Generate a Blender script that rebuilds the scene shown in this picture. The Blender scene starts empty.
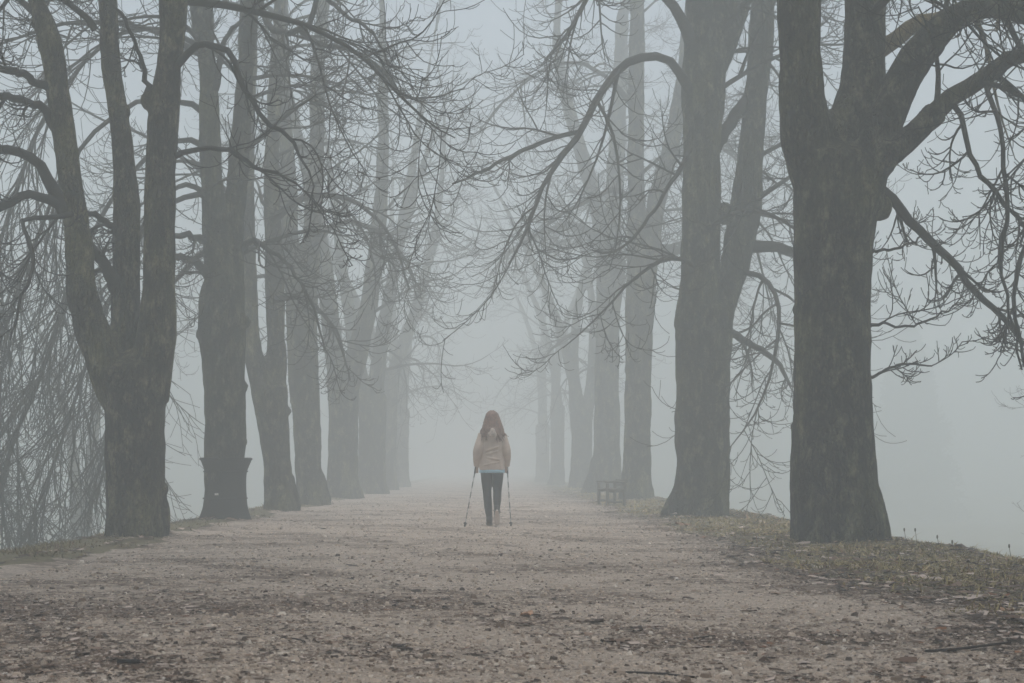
import bpy, math, random
import numpy as np
from mathutils import Vector, noise as mnoise

R = math.radians
scene = bpy.context.scene
COL = scene.collection

# ------------------------------------------------------------------ camera numbers
F_PX = 1422.0
CAM = np.array([0.0, 0.0, 0.82])
PITCH = math.atan(126.5 / F_PX)
YAW = math.atan(27.0 / F_PX)
fw = np.array([math.sin(YAW) * math.cos(PITCH), math.cos(YAW) * math.cos(PITCH), math.sin(PITCH)])
rt = np.array([math.cos(YAW), -math.sin(YAW), 0.0])
up = np.cross(rt, fw)


def P(px, py, y):
    """world point at distance y along the avenue for a place seen in the photo"""
    d = fw + rt * ((px - 512) / F_PX) + up * ((341.5 - py) / F_PX)
    return CAM + d * (y / d[1])


# ------------------------------------------------------------------ terrain
def sstep(a, b, x):
    t = np.clip((x - a) / (b - a), 0, 1)
    return t * t * (3 - 2 * t)


def wob(x, y, s, k=0.0):
    return (np.sin(x * s * 1.7 + y * s * 0.9 + k) + np.sin(x * s * 0.6 - y * s * 1.9 + 1.3 + k * 2)
            + np.sin(x * s * 2.9 + y * s * 2.3 + 4.1 + k * 3) * 0.6) / 2.6


def right_edge(y):
    return 2.62 + 0.16 * np.sin(y * 0.9 + 0.4) + 0.09 * np.sin(y * 2.3 + 1) + 0.3 * np.exp(-((y - 5.0) / 2.2) ** 2)


def left_edge(y):
    return -3.72 + 0.13 * np.sin(y * 0.8 + 2) + 0.07 * np.sin(y * 2.1)


FEET = [(P(838, 543, 15.3)[0], 15.3), (P(700, 520, 23.4)[0], 23.4), (P(636, 506, 35.8)[0], 35.8), (P(137, 537, 16.3)[0], 16.3), (P(226, 521, 21.6)[0], 21.6), (P(280, 513, 26.4)[0], 26.4)]


def H(x, y):
    x = np.asarray(x, float); y = np.asarray(y, float)
    r = 0.025 * sstep(2.5, 3.5, x) + 0.035 * wob(x, y, 1.3) * sstep(2.6, 3.4, x)
    l = 0.03 * sstep(-3.6, -3.95, x) + 0.03 * wob(x, y, 1.3, 2) * sstep(-3.5, -4.0, x)
    drop = -3.6 * sstep(4.25, 12.5, x) - 3.6 * sstep(-4.15, -12.5, x)
    big = 0.25 * wob(x, y, 0.12, 1) * sstep(10, 25, np.abs(x))
    pathw = 0.018 * wob(x, y, 0.7, 5) * (1 - sstep(2.4, 3.4, x)) * (1 - sstep(-3.3, -4, x))
    mound = sum(0.05 * np.exp(-((x - a) ** 2 + (y - b) ** 2) / 0.55) for a, b in FEET)
    return r + l + drop + big + pathw + mound


# ------------------------------------------------------------------ object helpers
def mesh_np(name, V, quads=None, tris=None, col=None, smooth=True):
    me = bpy.data.meshes.new(name)
    V = np.ascontiguousarray(V, dtype=np.float32)
    me.vertices.add(len(V)); me.vertices.foreach_set('co', V.ravel())
    loops, starts, off = [], [], 0
    if quads is not None and len(quads):
        loops.append(np.asarray(quads, np.int32).ravel()); starts.append(np.arange(len(quads)) * 4); off = len(quads) * 4
    if tris is not None and len(tris):
        loops.append(np.asarray(tris, np.int32).ravel()); starts.append(off + np.arange(len(tris)) * 3)
    L = np.concatenate(loops); S = np.concatenate(starts).astype(np.int32)
    me.loops.add(len(L)); me.loops.foreach_set('vertex_index', L)
    me.polygons.add(len(S)); me.polygons.foreach_set('loop_start', S)
    me.polygons.foreach_set('use_smooth', np.full(len(S), smooth, dtype=bool))
    if col is not None:
        a = me.color_attributes.new('Col', 'FLOAT_COLOR', 'POINT')
        c = np.ones((len(V), 4), np.float32); c[:, :3] = col
        a.data.foreach_set('color', c.ravel())
    me.update(calc_edges=True)
    return me


def link(name, me, mat=None, parent=None):
    o = bpy.data.objects.new(name, me); COL.objects.link(o)
    if mat is not None and me is not None:
        me.materials.clear(); me.materials.append(mat)
    if parent is not None:
        o.parent = parent
    return o


def thing(name, loc, label, cat, group=None, rz=0.0):
    o = bpy.data.objects.new(name, None); COL.objects.link(o)
    o.empty_display_size = 0.3
    o.location = tuple(float(v) for v in loc); o.rotation_euler = (0, 0, rz)
    tag(o, label, cat, group)
    return o


def tag(o, label=None, cat=None, group=None, kind=None):
    if label: o['label'] = label
    if cat: o['category'] = cat
    if group: o['group'] = group
    if kind: o['kind'] = kind
    return o


def copy_tree(o, parent=None):
    c = o.copy(); COL.objects.link(c)
    if parent is not None: c.parent = parent
    for ch in list(o.children):
        copy_tree(ch, c)
    return c


# ------------------------------------------------------------------ geometry helpers
def tubes(PTS, RAD, k, caps=False):
    PTS = np.asarray(PTS, float); RAD = np.asarray(RAD, float)
    if PTS.ndim == 2: PTS, RAD = PTS[None], RAD[None]
    M, n, _ = PTS.shape
    T = np.gradient(PTS, axis=1); T /= np.linalg.norm(T, axis=2, keepdims=True) + 1e-9
    md = PTS[:, -1] - PTS[:, 0]; md /= np.linalg.norm(md, axis=1, keepdims=True) + 1e-9
    ref = np.cross(md, np.array([0.02, 0.03, 1.0])); ln = np.linalg.norm(ref, axis=1, keepdims=True)
    ref = np.where(ln < 0.15, np.array([1.0, 0, 0]), ref / (ln + 1e-9))
    ref = np.repeat(ref[:, None], n, 1)
    N1 = ref - (ref * T).sum(2, keepdims=True) * T; N1 /= np.linalg.norm(N1, axis=2, keepdims=True) + 1e-9
    N2 = np.cross(T, N1)
    a = np.arange(k) * 2 * math.pi / k
    V = PTS[:, :, None] + RAD[:, :, None, None] * (np.cos(a)[None, None, :, None] * N1[:, :, None] + np.sin(a)[None, None, :, None] * N2[:, :, None])
    V = V.reshape(-1, 3)
    m, i, j = np.meshgrid(np.arange(M), np.arange(n - 1), np.arange(k), indexing='ij')
    b = m * n * k + i * k; j2 = (j + 1) % k
    Q = np.stack([b + j, b + j2, b + k + j2, b + k + j], -1).reshape(-1, 4)
    tr = np.zeros((0, 3), int)
    if caps:
        extra, tr, base = [], [], len(V)
        for mm in range(M):
            c0 = base + len(extra); extra.append(PTS[mm, 0] - T[mm, 0] * RAD[mm, 0] * 0.5)
            c1 = base + len(extra); extra.append(PTS[mm, -1] + T[mm, -1] * RAD[mm, -1] * 0.6)
            s = mm * n * k; e = s + (n - 1) * k
            for jj in range(k):
                tr.append((c0, s + (jj + 1) % k, s + jj)); tr.append((c1, e + jj, e + (jj + 1) % k))
        V = np.vstack([V, np.array(extra)]); tr = np.array(tr)
    return V, Q, tr


def merge(parts):
    Vs, Qs, Ts, off = [], [], [], 0
    for p in parts:
        Vs.append(p[0])
        if len(p[1]): Qs.append(np.asarray(p[1]) + off)
        if len(p) > 2 and len(p[2]): Ts.append(np.asarray(p[2]) + off)
        off += len(p[0])
    return (np.vstack(Vs), np.vstack(Qs) if Qs else np.zeros((0, 4), int), np.vstack(Ts) if Ts else np.zeros((0, 3), int))


def spline(pts, n):
    """Catmull-Rom through rows of pts (any number of columns), n samples"""
    pts = np.asarray(pts, float)
    if len(pts) == 2:
        t = np.linspace(0, 1, n)[:, None]; return pts[0] * (1 - t) + pts[1] * t
    seg = np.linalg.norm(np.diff(pts[:, :3], axis=0), axis=1); s = np.concatenate([[0], np.cumsum(seg)]); s /= s[-1]
    ext = np.vstack([2 * pts[0] - pts[1], pts, 2 * pts[-1] - pts[-2]])
    out = []
    for u in np.linspace(0, 1, n):
        i = min(np.searchsorted(s, u, side='right') - 1, len(pts) - 2)
        t = (u - s[i]) / (s[i + 1] - s[i] + 1e-9)
        p0, p1, p2, p3 = ext[i], ext[i + 1], ext[i + 2], ext[i + 3]
        out.append(0.5 * (2 * p1 + (p2 - p0) * t + (2 * p0 - 5 * p1 + 4 * p2 - p3) * t * t + (3 * p1 - p0 - 3 * p2 + p3) * t ** 3))
    return np.array(out)


def ellipsoid(c, r, seg=16, rings=10, tilt=None):
    a = np.linspace(0, 2 * math.pi, seg, endpoint=False); b = np.linspace(-math.pi / 2, math.pi / 2, rings + 2)[1:-1]
    V = [(math.cos(x) * math.cos(y), math.sin(x) * math.cos(y), math.sin(y)) for y in b for x in a]
    V += [(0, 0, -1), (0, 0, 1)]
    V = np.array(V) * np.array(r)
    if tilt is not None:
        ct, st = math.cos(tilt), math.sin(tilt); V = np.stack([V[:, 0], V[:, 1] * ct - V[:, 2] * st, V[:, 1] * st + V[:, 2] * ct], 1)
    V += np.array(c)
    Q = [(i * seg + j, i * seg + (j + 1) % seg, (i + 1) * seg + (j + 1) % seg, (i + 1) * seg + j) for i in range(rings - 1) for j in range(seg)]
    lo, hi = len(V) - 2, len(V) - 1
    T = [(lo, (j + 1) % seg, j) for j in range(seg)] + [(hi, (rings - 1) * seg + j, (rings - 1) * seg + (j + 1) % seg) for j in range(seg)]
    return V, np.array(Q), np.array(T)


def loft(rows, seg=24, caps=True):
    """rows of (cx, cy, z, rx, ry) stacked ellipses"""
    a = np.linspace(0, 2 * math.pi, seg, endpoint=False)
    V = np.array([(cx + rx * math.cos(t), cy + ry * math.sin(t), z) for cx, cy, z, rx, ry in rows for t in a])
    Q = [(i * seg + j, i * seg + (j + 1) % seg, (i + 1) * seg + (j + 1) % seg, (i + 1) * seg + j) for i in range(len(rows) - 1) for j in range(seg)]
    T = []
    if caps:
        n = len(V); V = np.vstack([V, [rows[0][:3]], [rows[-1][:3]]]); e = (len(rows) - 1) * seg
        T = [(n, (j + 1) % seg, j) for j in range(seg)] + [(n + 1, e + j, e + (j + 1) % seg) for j in range(seg)]
    return V, np.array(Q), np.array(T) if T else np.zeros((0, 3), int)


def box(c, s, rz=0.0, bev=0.0):
    x, y, z = [v / 2 for v in s]
    b = min(bev, x * .8, y * .8, z * .8)
    if b <= 0:
        V = np.array([(i * x, j * y, k * z) for k in (-1, 1) for j in (-1, 1) for i in (-1, 1)], float)
        Q = np.array([(0, 2, 3, 1), (4, 5, 7, 6), (0, 1, 5, 4), (2, 6, 7, 3), (0, 4, 6, 2), (1, 3, 7, 5)])
    else:
        ring = lambda X, Y, Z: [(-X + b, -Y, Z), (X - b, -Y, Z), (X, -Y + b, Z), (X, Y - b, Z), (X - b, Y, Z), (-X + b, Y, Z), (-X, Y - b, Z), (-X, -Y + b, Z)]
        V = np.array(ring(x - b * .4, y - b * .4, -z) + ring(x, y, -z + b) + ring(x, y, z - b) + ring(x - b * .4, y - b * .4, z) + [(0, 0, -z), (0, 0, z)], float)
        Q = np.array([(i * 8 + j, i * 8 + (j + 1) % 8, i * 8 + 8 + (j + 1) % 8, i * 8 + 8 + j) for i in range(3) for j in range(8)])
    T = np.zeros((0, 3), int)
    if b > 0:
        T = np.array([(32, (j + 1) % 8, j) for j in range(8)] + [(33, 24 + j, 24 + (j + 1) % 8) for j in range(8)])
    ca, sa = math.cos(rz), math.sin(rz)
    V = np.stack([V[:, 0] * ca - V[:, 1] * sa, V[:, 0] * sa + V[:, 1] * ca, V[:, 2]], 1) + np.array(c)
    return V, Q, T


def remesh(parts, voxel, sm_it=4, sm_f=0.5):
    V, Q, T = merge(parts)
    me = mesh_np('tmp', V, Q, T)
    o = bpy.data.objects.new('tmp', me); COL.objects.link(o)
    m = o.modifiers.new('r', 'REMESH'); m.mode = 'VOXEL'; m.voxel_size = voxel; m.use_smooth_shade = True
    if sm_it:
        s = o.modifiers.new('s', 'SMOOTH'); s.factor = sm_f; s.iterations = sm_it
    dg = bpy.context.evaluated_depsgraph_get(); dg.update()
    out = bpy.data.meshes.new_from_object(o.evaluated_get(dg))
    bpy.data.objects.remove(o); bpy.data.meshes.remove(me)
    out.polygons.foreach_set('use_smooth', np.ones(len(out.polygons), dtype=bool))
    return out


def displace(me, fn):
    n = len(me.vertices); co = np.zeros(n * 3, np.float32); no = np.zeros(n * 3, np.float32)
    me.vertices.foreach_get('co', co); me.vertices.foreach_get('normal', no)
    co = co.reshape(-1, 3); no = no.reshape(-1, 3)
    d = np.array([fn(c) for c in co.tolist()], np.float32)
    co += no * d[:, None]
    me.vertices.foreach_set('co', co.ravel()); me.update()


# ------------------------------------------------------------------ materials
def new_mat(name):
    m = bpy.data.materials.new(name); m.use_nodes = True
    nt = m.node_tree; b = nt.nodes['Principled BSDF']
    b.inputs['Roughness'].default_value = 0.85
    b.inputs['Specular IOR Level'].default_value = 0.25
    return m, nt, b


def node(nt, t, **kw):
    n = nt.nodes.new(t)
    for k, v in kw.items(): setattr(n, k, v)
    return n


def ramp(nt, src, stops):
    r = node(nt, 'ShaderNodeValToRGB'); e = r.color_ramp.elements
    e[0].position, e[0].color = stops[0][0], (*stops[0][1], 1)
    e[1].position, e[1].color = stops[-1][0], (*stops[-1][1], 1)
    for p, c in stops[1:-1]:
        q = e.new(p); q.color = (*c, 1)
    nt.links.new(src, r.inputs['Fac'])
    return r.outputs['Color']


def tex_noise(nt, vec, scale, detail=4, rough=0.55):
    n = node(nt, 'ShaderNodeTexNoise'); n.inputs['Scale'].default_value = scale
    n.inputs['Detail'].default_value = detail; n.inputs['Roughness'].default_value = rough
    nt.links.new(vec, n.inputs['Vector'])
    return n.outputs['Fac']


def mapping(nt, scale, coord='Object'):
    tc = node(nt, 'ShaderNodeTexCoord'); mp = node(nt, 'ShaderNodeMapping'); mp.inputs['Scale'].default_value = scale
    nt.links.new(tc.outputs[coord], mp.inputs['Vector']); return mp.outputs['Vector']


def mixc(nt, fac, a, b, mode='MIX'):
    m = node(nt, 'ShaderNodeMix', data_type='RGBA', blend_type=mode)
    if hasattr(fac, 'is_linked'): nt.links.new(fac, m.inputs[0])
    else: m.inputs[0].default_value = fac
    for s, v in ((6, a), (7, b)):
        if hasattr(v, 'is_linked'): nt.links.new(v, m.inputs[s])
        else: m.inputs[s].default_value = (*v, 1)
    return m.outputs[2]


def bump(nt, b, h, strength=0.6, dist=0.02):
    n = node(nt, 'ShaderNodeBump'); n.inputs['Strength'].default_value = strength; n.inputs['Distance'].default_value = dist
    nt.links.new(h, n.inputs['Height']); nt.links.new(n.outputs['Normal'], b.inputs['Normal'])


def bark_material(name, lo, mid, hi, moss, mossiness):
    m, nt, b = new_mat(name)
    v1 = mapping(nt, (13, 13, 5.5)); v0 = mapping(nt, (1, 1, 0.55))
    warp = tex_noise(nt, v1, 1.0, 6, 0.65)
    vo = node(nt, 'ShaderNodeTexVoronoi', feature='DISTANCE_TO_EDGE'); vo.inputs['Scale'].default_value = 1.25
    add = node(nt, 'ShaderNodeVectorMath', operation='MULTIPLY_ADD')
    tn = node(nt, 'ShaderNodeTexNoise'); tn.inputs['Scale'].default_value = 2.2; tn.inputs['Detail'].default_value = 3
    nt.links.new(v1, tn.inputs['Vector']); nt.links.new(tn.outputs['Color'], add.inputs[0]); add.inputs[1].default_value = (1.1, 1.1, 1.1)
    nt.links.new(v1, add.inputs[2]); nt.links.new(add.outputs[0], vo.inputs['Vector'])
    crack = node(nt, 'ShaderNodeMapRange'); crack.inputs['From Max'].default_value = 0.22
    nt.links.new(vo.outputs['Distance'], crack.inputs['Value'])
    base = ramp(nt, warp, [(0.3, lo), (0.52, mid), (0.85, hi)])
    c = mixc(nt, crack.outputs[0], tuple(x * 0.45 for x in lo), base)
    pn = tex_noise(nt, v0, 1.7, 5, 0.6)
    pm = node(nt, 'ShaderNodeMapRange'); pm.inputs['From Min'].default_value = 0.48; pm.inputs['From Max'].default_value = 0.68; pm.inputs['To Max'].default_value = mossiness
    nt.links.new(pn, pm.inputs['Value'])
    c = mixc(nt, pm.outputs[0], c, moss)
    ln = tex_noise(nt, mapping(nt, (4.2, 4.2, 2.4)), 1.6, 8, 0.72)
    lm = node(nt, 'ShaderNodeMapRange'); lm.inputs['From Min'].default_value = 0.5; lm.inputs['From Max'].default_value = 0.66; lm.inputs['To Max'].default_value = 0.75
    nt.links.new(ln, lm.inputs['Value'])
    c = mixc(nt, lm.outputs[0], c, (0.28, 0.27, 0.18))
    sn = tex_noise(nt, mapping(nt, (5.5, 5.5, 0.35)), 1.0, 4, 0.6)
    sm_ = node(nt, 'ShaderNodeMapRange'); sm_.inputs['From Min'].default_value = 0.52; sm_.inputs['From Max'].default_value = 0.66; sm_.inputs['To Max'].default_value = 0.55
    nt.links.new(sn, sm_.inputs['Value'])
    c = mixc(nt, sm_.outputs[0], c, (0.016, 0.014, 0.012))
    oi = node(nt, 'ShaderNodeObjectInfo'); tint = ramp(nt, oi.outputs['Random'], [(0.0, (0.75, 0.78, 0.72)), (0.5, (1.0, 0.98, 0.92)), (1.0, (1.15, 1.08, 1.0))])
    c = mixc(nt, 1.0, c, tint, 'MULTIPLY')
    gn = tex_noise(nt, mapping(nt, (30, 30, 16)), 1.0, 4, 0.7)
    c = mixc(nt, 0.7, c, ramp(nt, gn, [(0.34, (0.2, 0.2, 0.2)), (0.66, (1.9, 1.85, 1.75))]), 'MULTIPLY')
    nt.links.new(c, b.inputs['Base Color'])
    hsum = node(nt, 'ShaderNodeMath', operation='MULTIPLY_ADD'); nt.links.new(warp, hsum.inputs[0]); hsum.inputs[1].default_value = 0.6
    nt.links.new(crack.outputs[0], hsum.inputs[2])
    bump(nt, b, hsum.outputs[0], 0.9, 0.03)
    b.inputs['Roughness'].default_value = 0.9
    return m


def plain(name, colr, rough=0.8, var=0.25, scale=30, metal=0.0, spec=0.25):
    m, nt, b = new_mat(name)
    n = tex_noise(nt, mapping(nt, (1, 1, 1)), scale, 4)
    c = ramp(nt, n, [(0.3, tuple(x * (1 - var) for x in colr)), (0.7, tuple(min(1, x * (1 + var)) for x in colr))])
    nt.links.new(c, b.inputs['Base Color']); b.inputs['Roughness'].default_value = rough; b.inputs['Metallic'].default_value = metal
    b.inputs['Specular IOR Level'].default_value = spec
    return m


def vcol(name, rough=0.85, spec=0.25):
    m, nt, b = new_mat(name)
    a = node(nt, 'ShaderNodeVertexColor', layer_name='Col'); nt.links.new(a.outputs['Color'], b.inputs['Base Color'])
    b.inputs['Roughness'].default_value = rough; b.inputs['Specular IOR Level'].default_value = spec
    return m


M_BARK = bark_material('bark', (0.010, 0.009, 0.008), (0.046, 0.041, 0.034), (0.15, 0.13, 0.105), (0.15, 0.15, 0.065), 0.75)
M_TWIG = plain('twig_bark', (0.026, 0.023, 0.021), 0.85, 0.35, 9)
M_MOSSY = bark_material('mossy_bark', (0.04, 0.032, 0.018), (0.12, 0.095, 0.045), (0.2, 0.15, 0.06), (0.24, 0.17, 0.05), 0.9)
M_LITTER = vcol('leaf_scraps', 0.7)
M_CHIP = vcol('stone_chips', 0.8)
M_GRASS = vcol('grass_blades', 0.75)


def ground_materials():
    m, nt, b = new_mat('meadow_soil')
    v = mapping(nt, (1, 1, 1))
    n1 = tex_noise(nt, v, 0.35, 5, 0.6); n2 = tex_noise(nt, v, 9, 5, 0.65)
    c1 = ramp(nt, n1, [(0.35, (0.26, 0.215, 0.10)), (0.65, (0.33, 0.25, 0.16))])
    c = mixc(nt, 0.6, c1, ramp(nt, n2, [(0.35, (0.05, 0.038, 0.028)), (0.7, (0.22, 0.20, 0.10))]))
    nt.links.new(c, b.inputs['Base Color']); bump(nt, b, n2, 0.8, 0.04)
    g, nt, b = new_mat('gravel')
    v = mapping(nt, (1, 1, 1))
    big = tex_noise(nt, mapping(nt, (0.55, 0.9, 1)), 0.9, 6, 0.68)
    fine = tex_noise(nt, v, 75, 4, 0.7); mid = tex_noise(nt, mapping(nt, (5, 8, 5)), 1.0, 6, 0.75)
    vo = node(nt, 'ShaderNodeTexVoronoi'); vo.inputs['Scale'].default_value = 55; nt.links.new(v, vo.inputs['Vector'])
    stone = mixc(nt, 0.5, ramp(nt, fine, [(0.3, (0.18, 0.132, 0.105)), (0.5, (0.58, 0.465, 0.37)), (0.7, (0.82, 0.705, 0.605))]),
                 ramp(nt, vo.outputs['Color'], [(0.1, (0.25, 0.185, 0.15)), (0.9, (0.78, 0.655, 0.55))]))
    mm = node(nt, 'ShaderNodeMapRange'); mm.inputs['From Min'].default_value = 0.545; mm.inputs['From Max'].default_value = 0.63
    s = node(nt, 'ShaderNodeMath', operation='MULTIPLY_ADD'); nt.links.new(mid, s.inputs[0]); s.inputs[1].default_value = 0.6
    h = node(nt, 'ShaderNodeMath', operation='MULTIPLY'); vc = node(nt, 'ShaderNodeVertexColor', layer_name='Col'); bw = node(nt, 'ShaderNodeRGBToBW'); nt.links.new(vc.outputs['Color'], bw.inputs['Color'])
    hb = node(nt, 'ShaderNodeMath', operation='MULTIPLY_ADD'); nt.links.new(bw.outputs[0], hb.inputs[0]); hb.inputs[1].default_value = 0.36; nt.links.new(big, hb.inputs[2])
    nt.links.new(hb.outputs[0], h.inputs[0]); h.inputs[1].default_value = 0.42
    nt.links.new(h.outputs[0], s.inputs[2]); nt.links.new(s.outputs[0], mm.inputs['Value']); mm.inputs['To Max'].default_value = 0.8
    c = mixc(nt, mm.outputs[0], stone, (0.14, 0.085, 0.055))
    nt.links.new(c, b.inputs['Base Color'])
    hs = node(nt, 'ShaderNodeMath', operation='ADD'); nt.links.new(fine, hs.inputs[0]); nt.links.new(vo.outputs['Distance'], hs.inputs[1])
    bump(nt, b, hs.outputs[0], 0.7, 0.012); b.inputs['Roughness'].default_value = 0.8
    return m, g


M_SOIL, M_GRAVEL = ground_materials()

# ------------------------------------------------------------------ the setting
def sheet(xs, ys, zoff=0.0):
    X, Y = (xs, ys) if xs.ndim == 2 else np.meshgrid(xs, ys)
    V = np.stack([X, Y, H(X, Y) + zoff], -1).reshape(-1, 3)
    ny, nx = X.shape
    i, j = np.meshgrid(np.arange(ny - 1), np.arange(nx - 1), indexing='ij'); b = i * nx + j
    return V, np.stack([b, b + 1, b + nx + 1, b + nx], -1).reshape(-1, 4)


xs = np.concatenate([np.linspace(-190, -16, 40), np.linspace(-15, -5.2, 40), np.linspace(-5, 6, 111), np.linspace(6.2, 15, 40), np.linspace(16, 190, 40)])
ys = np.concatenate([np.linspace(-60, 1, 25), np.linspace(2, 40, 300), np.linspace(41, 110, 90), np.linspace(115, 300, 30)])
gv, gq = sheet(xs, ys)
ground = link('ground', mesh_np('ground', gv, gq), M_SOIL)
tag(ground, 'earth bank with thin grass dropping to a meadow on both sides', 'ground', kind='structure')

yy = np.concatenate([np.linspace(-55, 1, 30), np.linspace(2, 45, 350), np.linspace(46, 110, 130), np.linspace(114, 290, 40)])
u = np.linspace(0, 1, 60)
jag = 0.05 * np.sin(yy * 7.3) + 0.04 * np.sin(yy * 13.7 + 1)
PX = left_edge(yy)[:, None] * (1 - u)[None] + (right_edge(yy))[:, None] * u[None] + jag[:, None] * (u[None] ** 12 + (1 - u[None]) ** 12)
def patches(x, y):
    """where leaf mush gathers, 0..1"""
    v = wob(x, y * 1.3, 1.1, 3) * 0.5 + wob(x, y, 2.7, 7) * 0.4 + wob(x, y, 6.1, 9) * 0.35
    band = np.exp(-((y - 8.6) / 1.5) ** 2) * 0.5 * sstep(0.8, -2.2, x) + 0.5 * np.exp(-((x - right_edge(y)) / 0.5) ** 2)
    return np.clip(0.30 + 0.6 * v + band, 0, 1.3)


pv, pq = sheet(PX, np.repeat(yy[:, None], 60, 1), 0.006)
path = link('gravel_path', mesh_np('gravel_path', pv, pq, None, np.clip(patches(pv[:, 0], pv[:, 1]), 0, 1.2)[:, None].repeat(3, 1)), M_GRAVEL)
tag(path, 'wide pinkish gravel path strewn with wet leaf scraps', 'path', kind='structure')

rng = np.random.default_rng(11)


def frust_y(n, a, b):
    r = rng.random(n); return 1.0 / (r / a + (1 - r) / b)


# stone chips
n = 190000
y = frust_y(n, 4.6, 42); half = np.clip(y * 0.40 + 0.5, 0, 4)
x = np.clip(rng.uniform(-1, 1, n) * half, -3.7, 3.1) + 0.02 * y
ok = (x > left_edge(y) - 0.05) & (x < right_edge(y) + 0.25); x, y = x[ok], y[ok]; n = len(x)
s = np.exp(rng.normal(math.log(0.0058), 0.55, n)) * (0.75 + 0.018 * y)
s = np.clip(s, 0.003, 0.03)
ang = np.arange(4) * math.pi / 2
jit = rng.uniform(0.6, 1.35, (n, 4)); rot = rng.uniform(0, 6.28, n)
asp = rng.uniform(0.55, 1.0, n)
cx, sy_ = np.cos(ang[None]) * jit * s[:, None], np.sin(ang[None]) * jit * (s * asp)[:, None]
bx = cx * np.cos(rot)[:, None] - sy_ * np.sin(rot)[:, None]; by = cx * np.sin(rot)[:, None] + sy_ * np.cos(rot)[:, None]
z0 = H(x, y) + 0.004; hgt = s * rng.uniform(0.25, 0.8, n)
V = np.zeros((n, 8, 3)); V[:, :4, 0] = x[:, None] + bx; V[:, :4, 1] = y[:, None] + by; V[:, :4, 2] = z0[:, None]
sh = rng.uniform(0.45, 0.8, n)[:, None]
V[:, 4:, 0] = x[:, None] + bx * sh; V[:, 4:, 1] = y[:, None] + by * sh; V[:, 4:, 2] = (z0 + hgt)[:, None] + rng.normal(0, 0.2, (n, 4)) * hgt[:, None]
q = np.array([(0, 1, 5, 4), (1, 2, 6, 5), (2, 3, 7, 6), (3, 0, 4, 7), (4, 5, 6, 7)])
Q = (np.arange(n)[:, None, None] * 8 + q[None]).reshape(-1, 4)
pal = np.array([(0.70, 0.575, 0.475), (0.48, 0.38, 0.305), (0.82, 0.72, 0.625), (0.24, 0.175, 0.13), (0.60, 0.48, 0.39), (0.10, 0.07, 0.052), (0.85, 0.77, 0.71)])
c = pal[rng.choice(7, n, p=[.24, .24, .09, .16, .18, .08, .01])] * rng.uniform(0.85, 1.15, (n, 1))
dark = rng.random(n) < np.clip(patches(x, y) - 0.35, 0, 0.7); c[dark] *= np.array([0.42, 0.37, 0.34])
o = link('stone_chips', mesh_np('stone_chips', V.reshape(-1, 3), Q, None, np.repeat(c, 8, 0), False), M_CHIP)
tag(o, 'loose pinkish stone chips lying all over the path', 'gravel', kind='stuff')

# leaf scraps
n = 125000
y = frust_y(n, 4.6, 60); half = np.clip(y * 0.40 + 0.5, 0, 5)
x = np.clip(rng.uniform(-1, 1, n) * half, -4.2, 4.4) + 0.02 * y
keep = rng.random(n) < np.where((x > right_edge(y) - 0.5), 0.7, patches(x, y) ** 1.6); x, y = x[keep], y[keep]
for fa, fb in FEET:      # leaves drift against the trunk feet
    a_ = rng.uniform(0, 6.28, 420); r_ = .42 + np.abs(rng.normal(0, .35, 420))
    x = np.concatenate([x, fa + np.cos(a_) * r_]); y = np.concatenate([y, fb + np.sin(a_) * r_])
n = len(x)
s = np.clip(np.exp(rng.normal(math.log(0.0122), 0.55, n)), 0.004, 0.06) * (0.8 + 0.012 * y)
verge = (x > right_edge(y) - 0.25) | (x < left_edge(y) + 0.1); s = np.where(verge, s * 1.7, s)
rot = rng.uniform(0, 6.28, n); wd = rng.uniform(0.25, 0.7, n)
lx = np.array([-1, 0.05, 1.0, -0.9, 0.0, 0.95]); ly = np.array([-0.5, -1, -0.25, 0.4, 1, 0.3])
ax = lx[None] * s[:, None] * rng.uniform(0.8, 1.2, (n, 6)); ay = ly[None] * (s * wd)[:, None] * rng.uniform(0.7, 1.3, (n, 6))
V = np.zeros((n, 6, 3)); V[..., 0] = x[:, None] + ax * np.cos(rot)[:, None] - ay * np.sin(rot)[:, None]
V[..., 1] = y[:, None] + ax * np.sin(rot)[:, None] + ay * np.cos(rot)[:, None]
V[..., 2] = H(V[..., 0], V[..., 1]) + np.where(verge, 0.018, 0.008)[:, None] + np.abs(rng.normal(0, 0.15, (n, 6))) * s[:, None]
q = np.array([(0, 1, 4, 3), (1, 2, 5, 4)]); Q = (np.arange(n)[:, None, None] * 6 + q[None]).reshape(-1, 4)
pal = np.array([(0.055, 0.032, 0.020), (0.10, 0.058, 0.036), (0.18, 0.105, 0.07), (0.32, 0.21, 0.15), (0.66, 0.53, 0.46), (0.28, 0.12, 0.05)])
c = pal[rng.choice(6, n, p=[.30, .25, .14, .11, .18, .02])] * rng.uniform(0.8, 1.2, (n, 1))
o = link('leaf_litter', mesh_np('leaf_litter', V.reshape(-1, 3), Q, None, np.repeat(c, 6, 0)), M_LITTER)
tag(o, 'brown rotting leaf scraps scattered on path and verge', 'leaf litter', kind='stuff')


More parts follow.
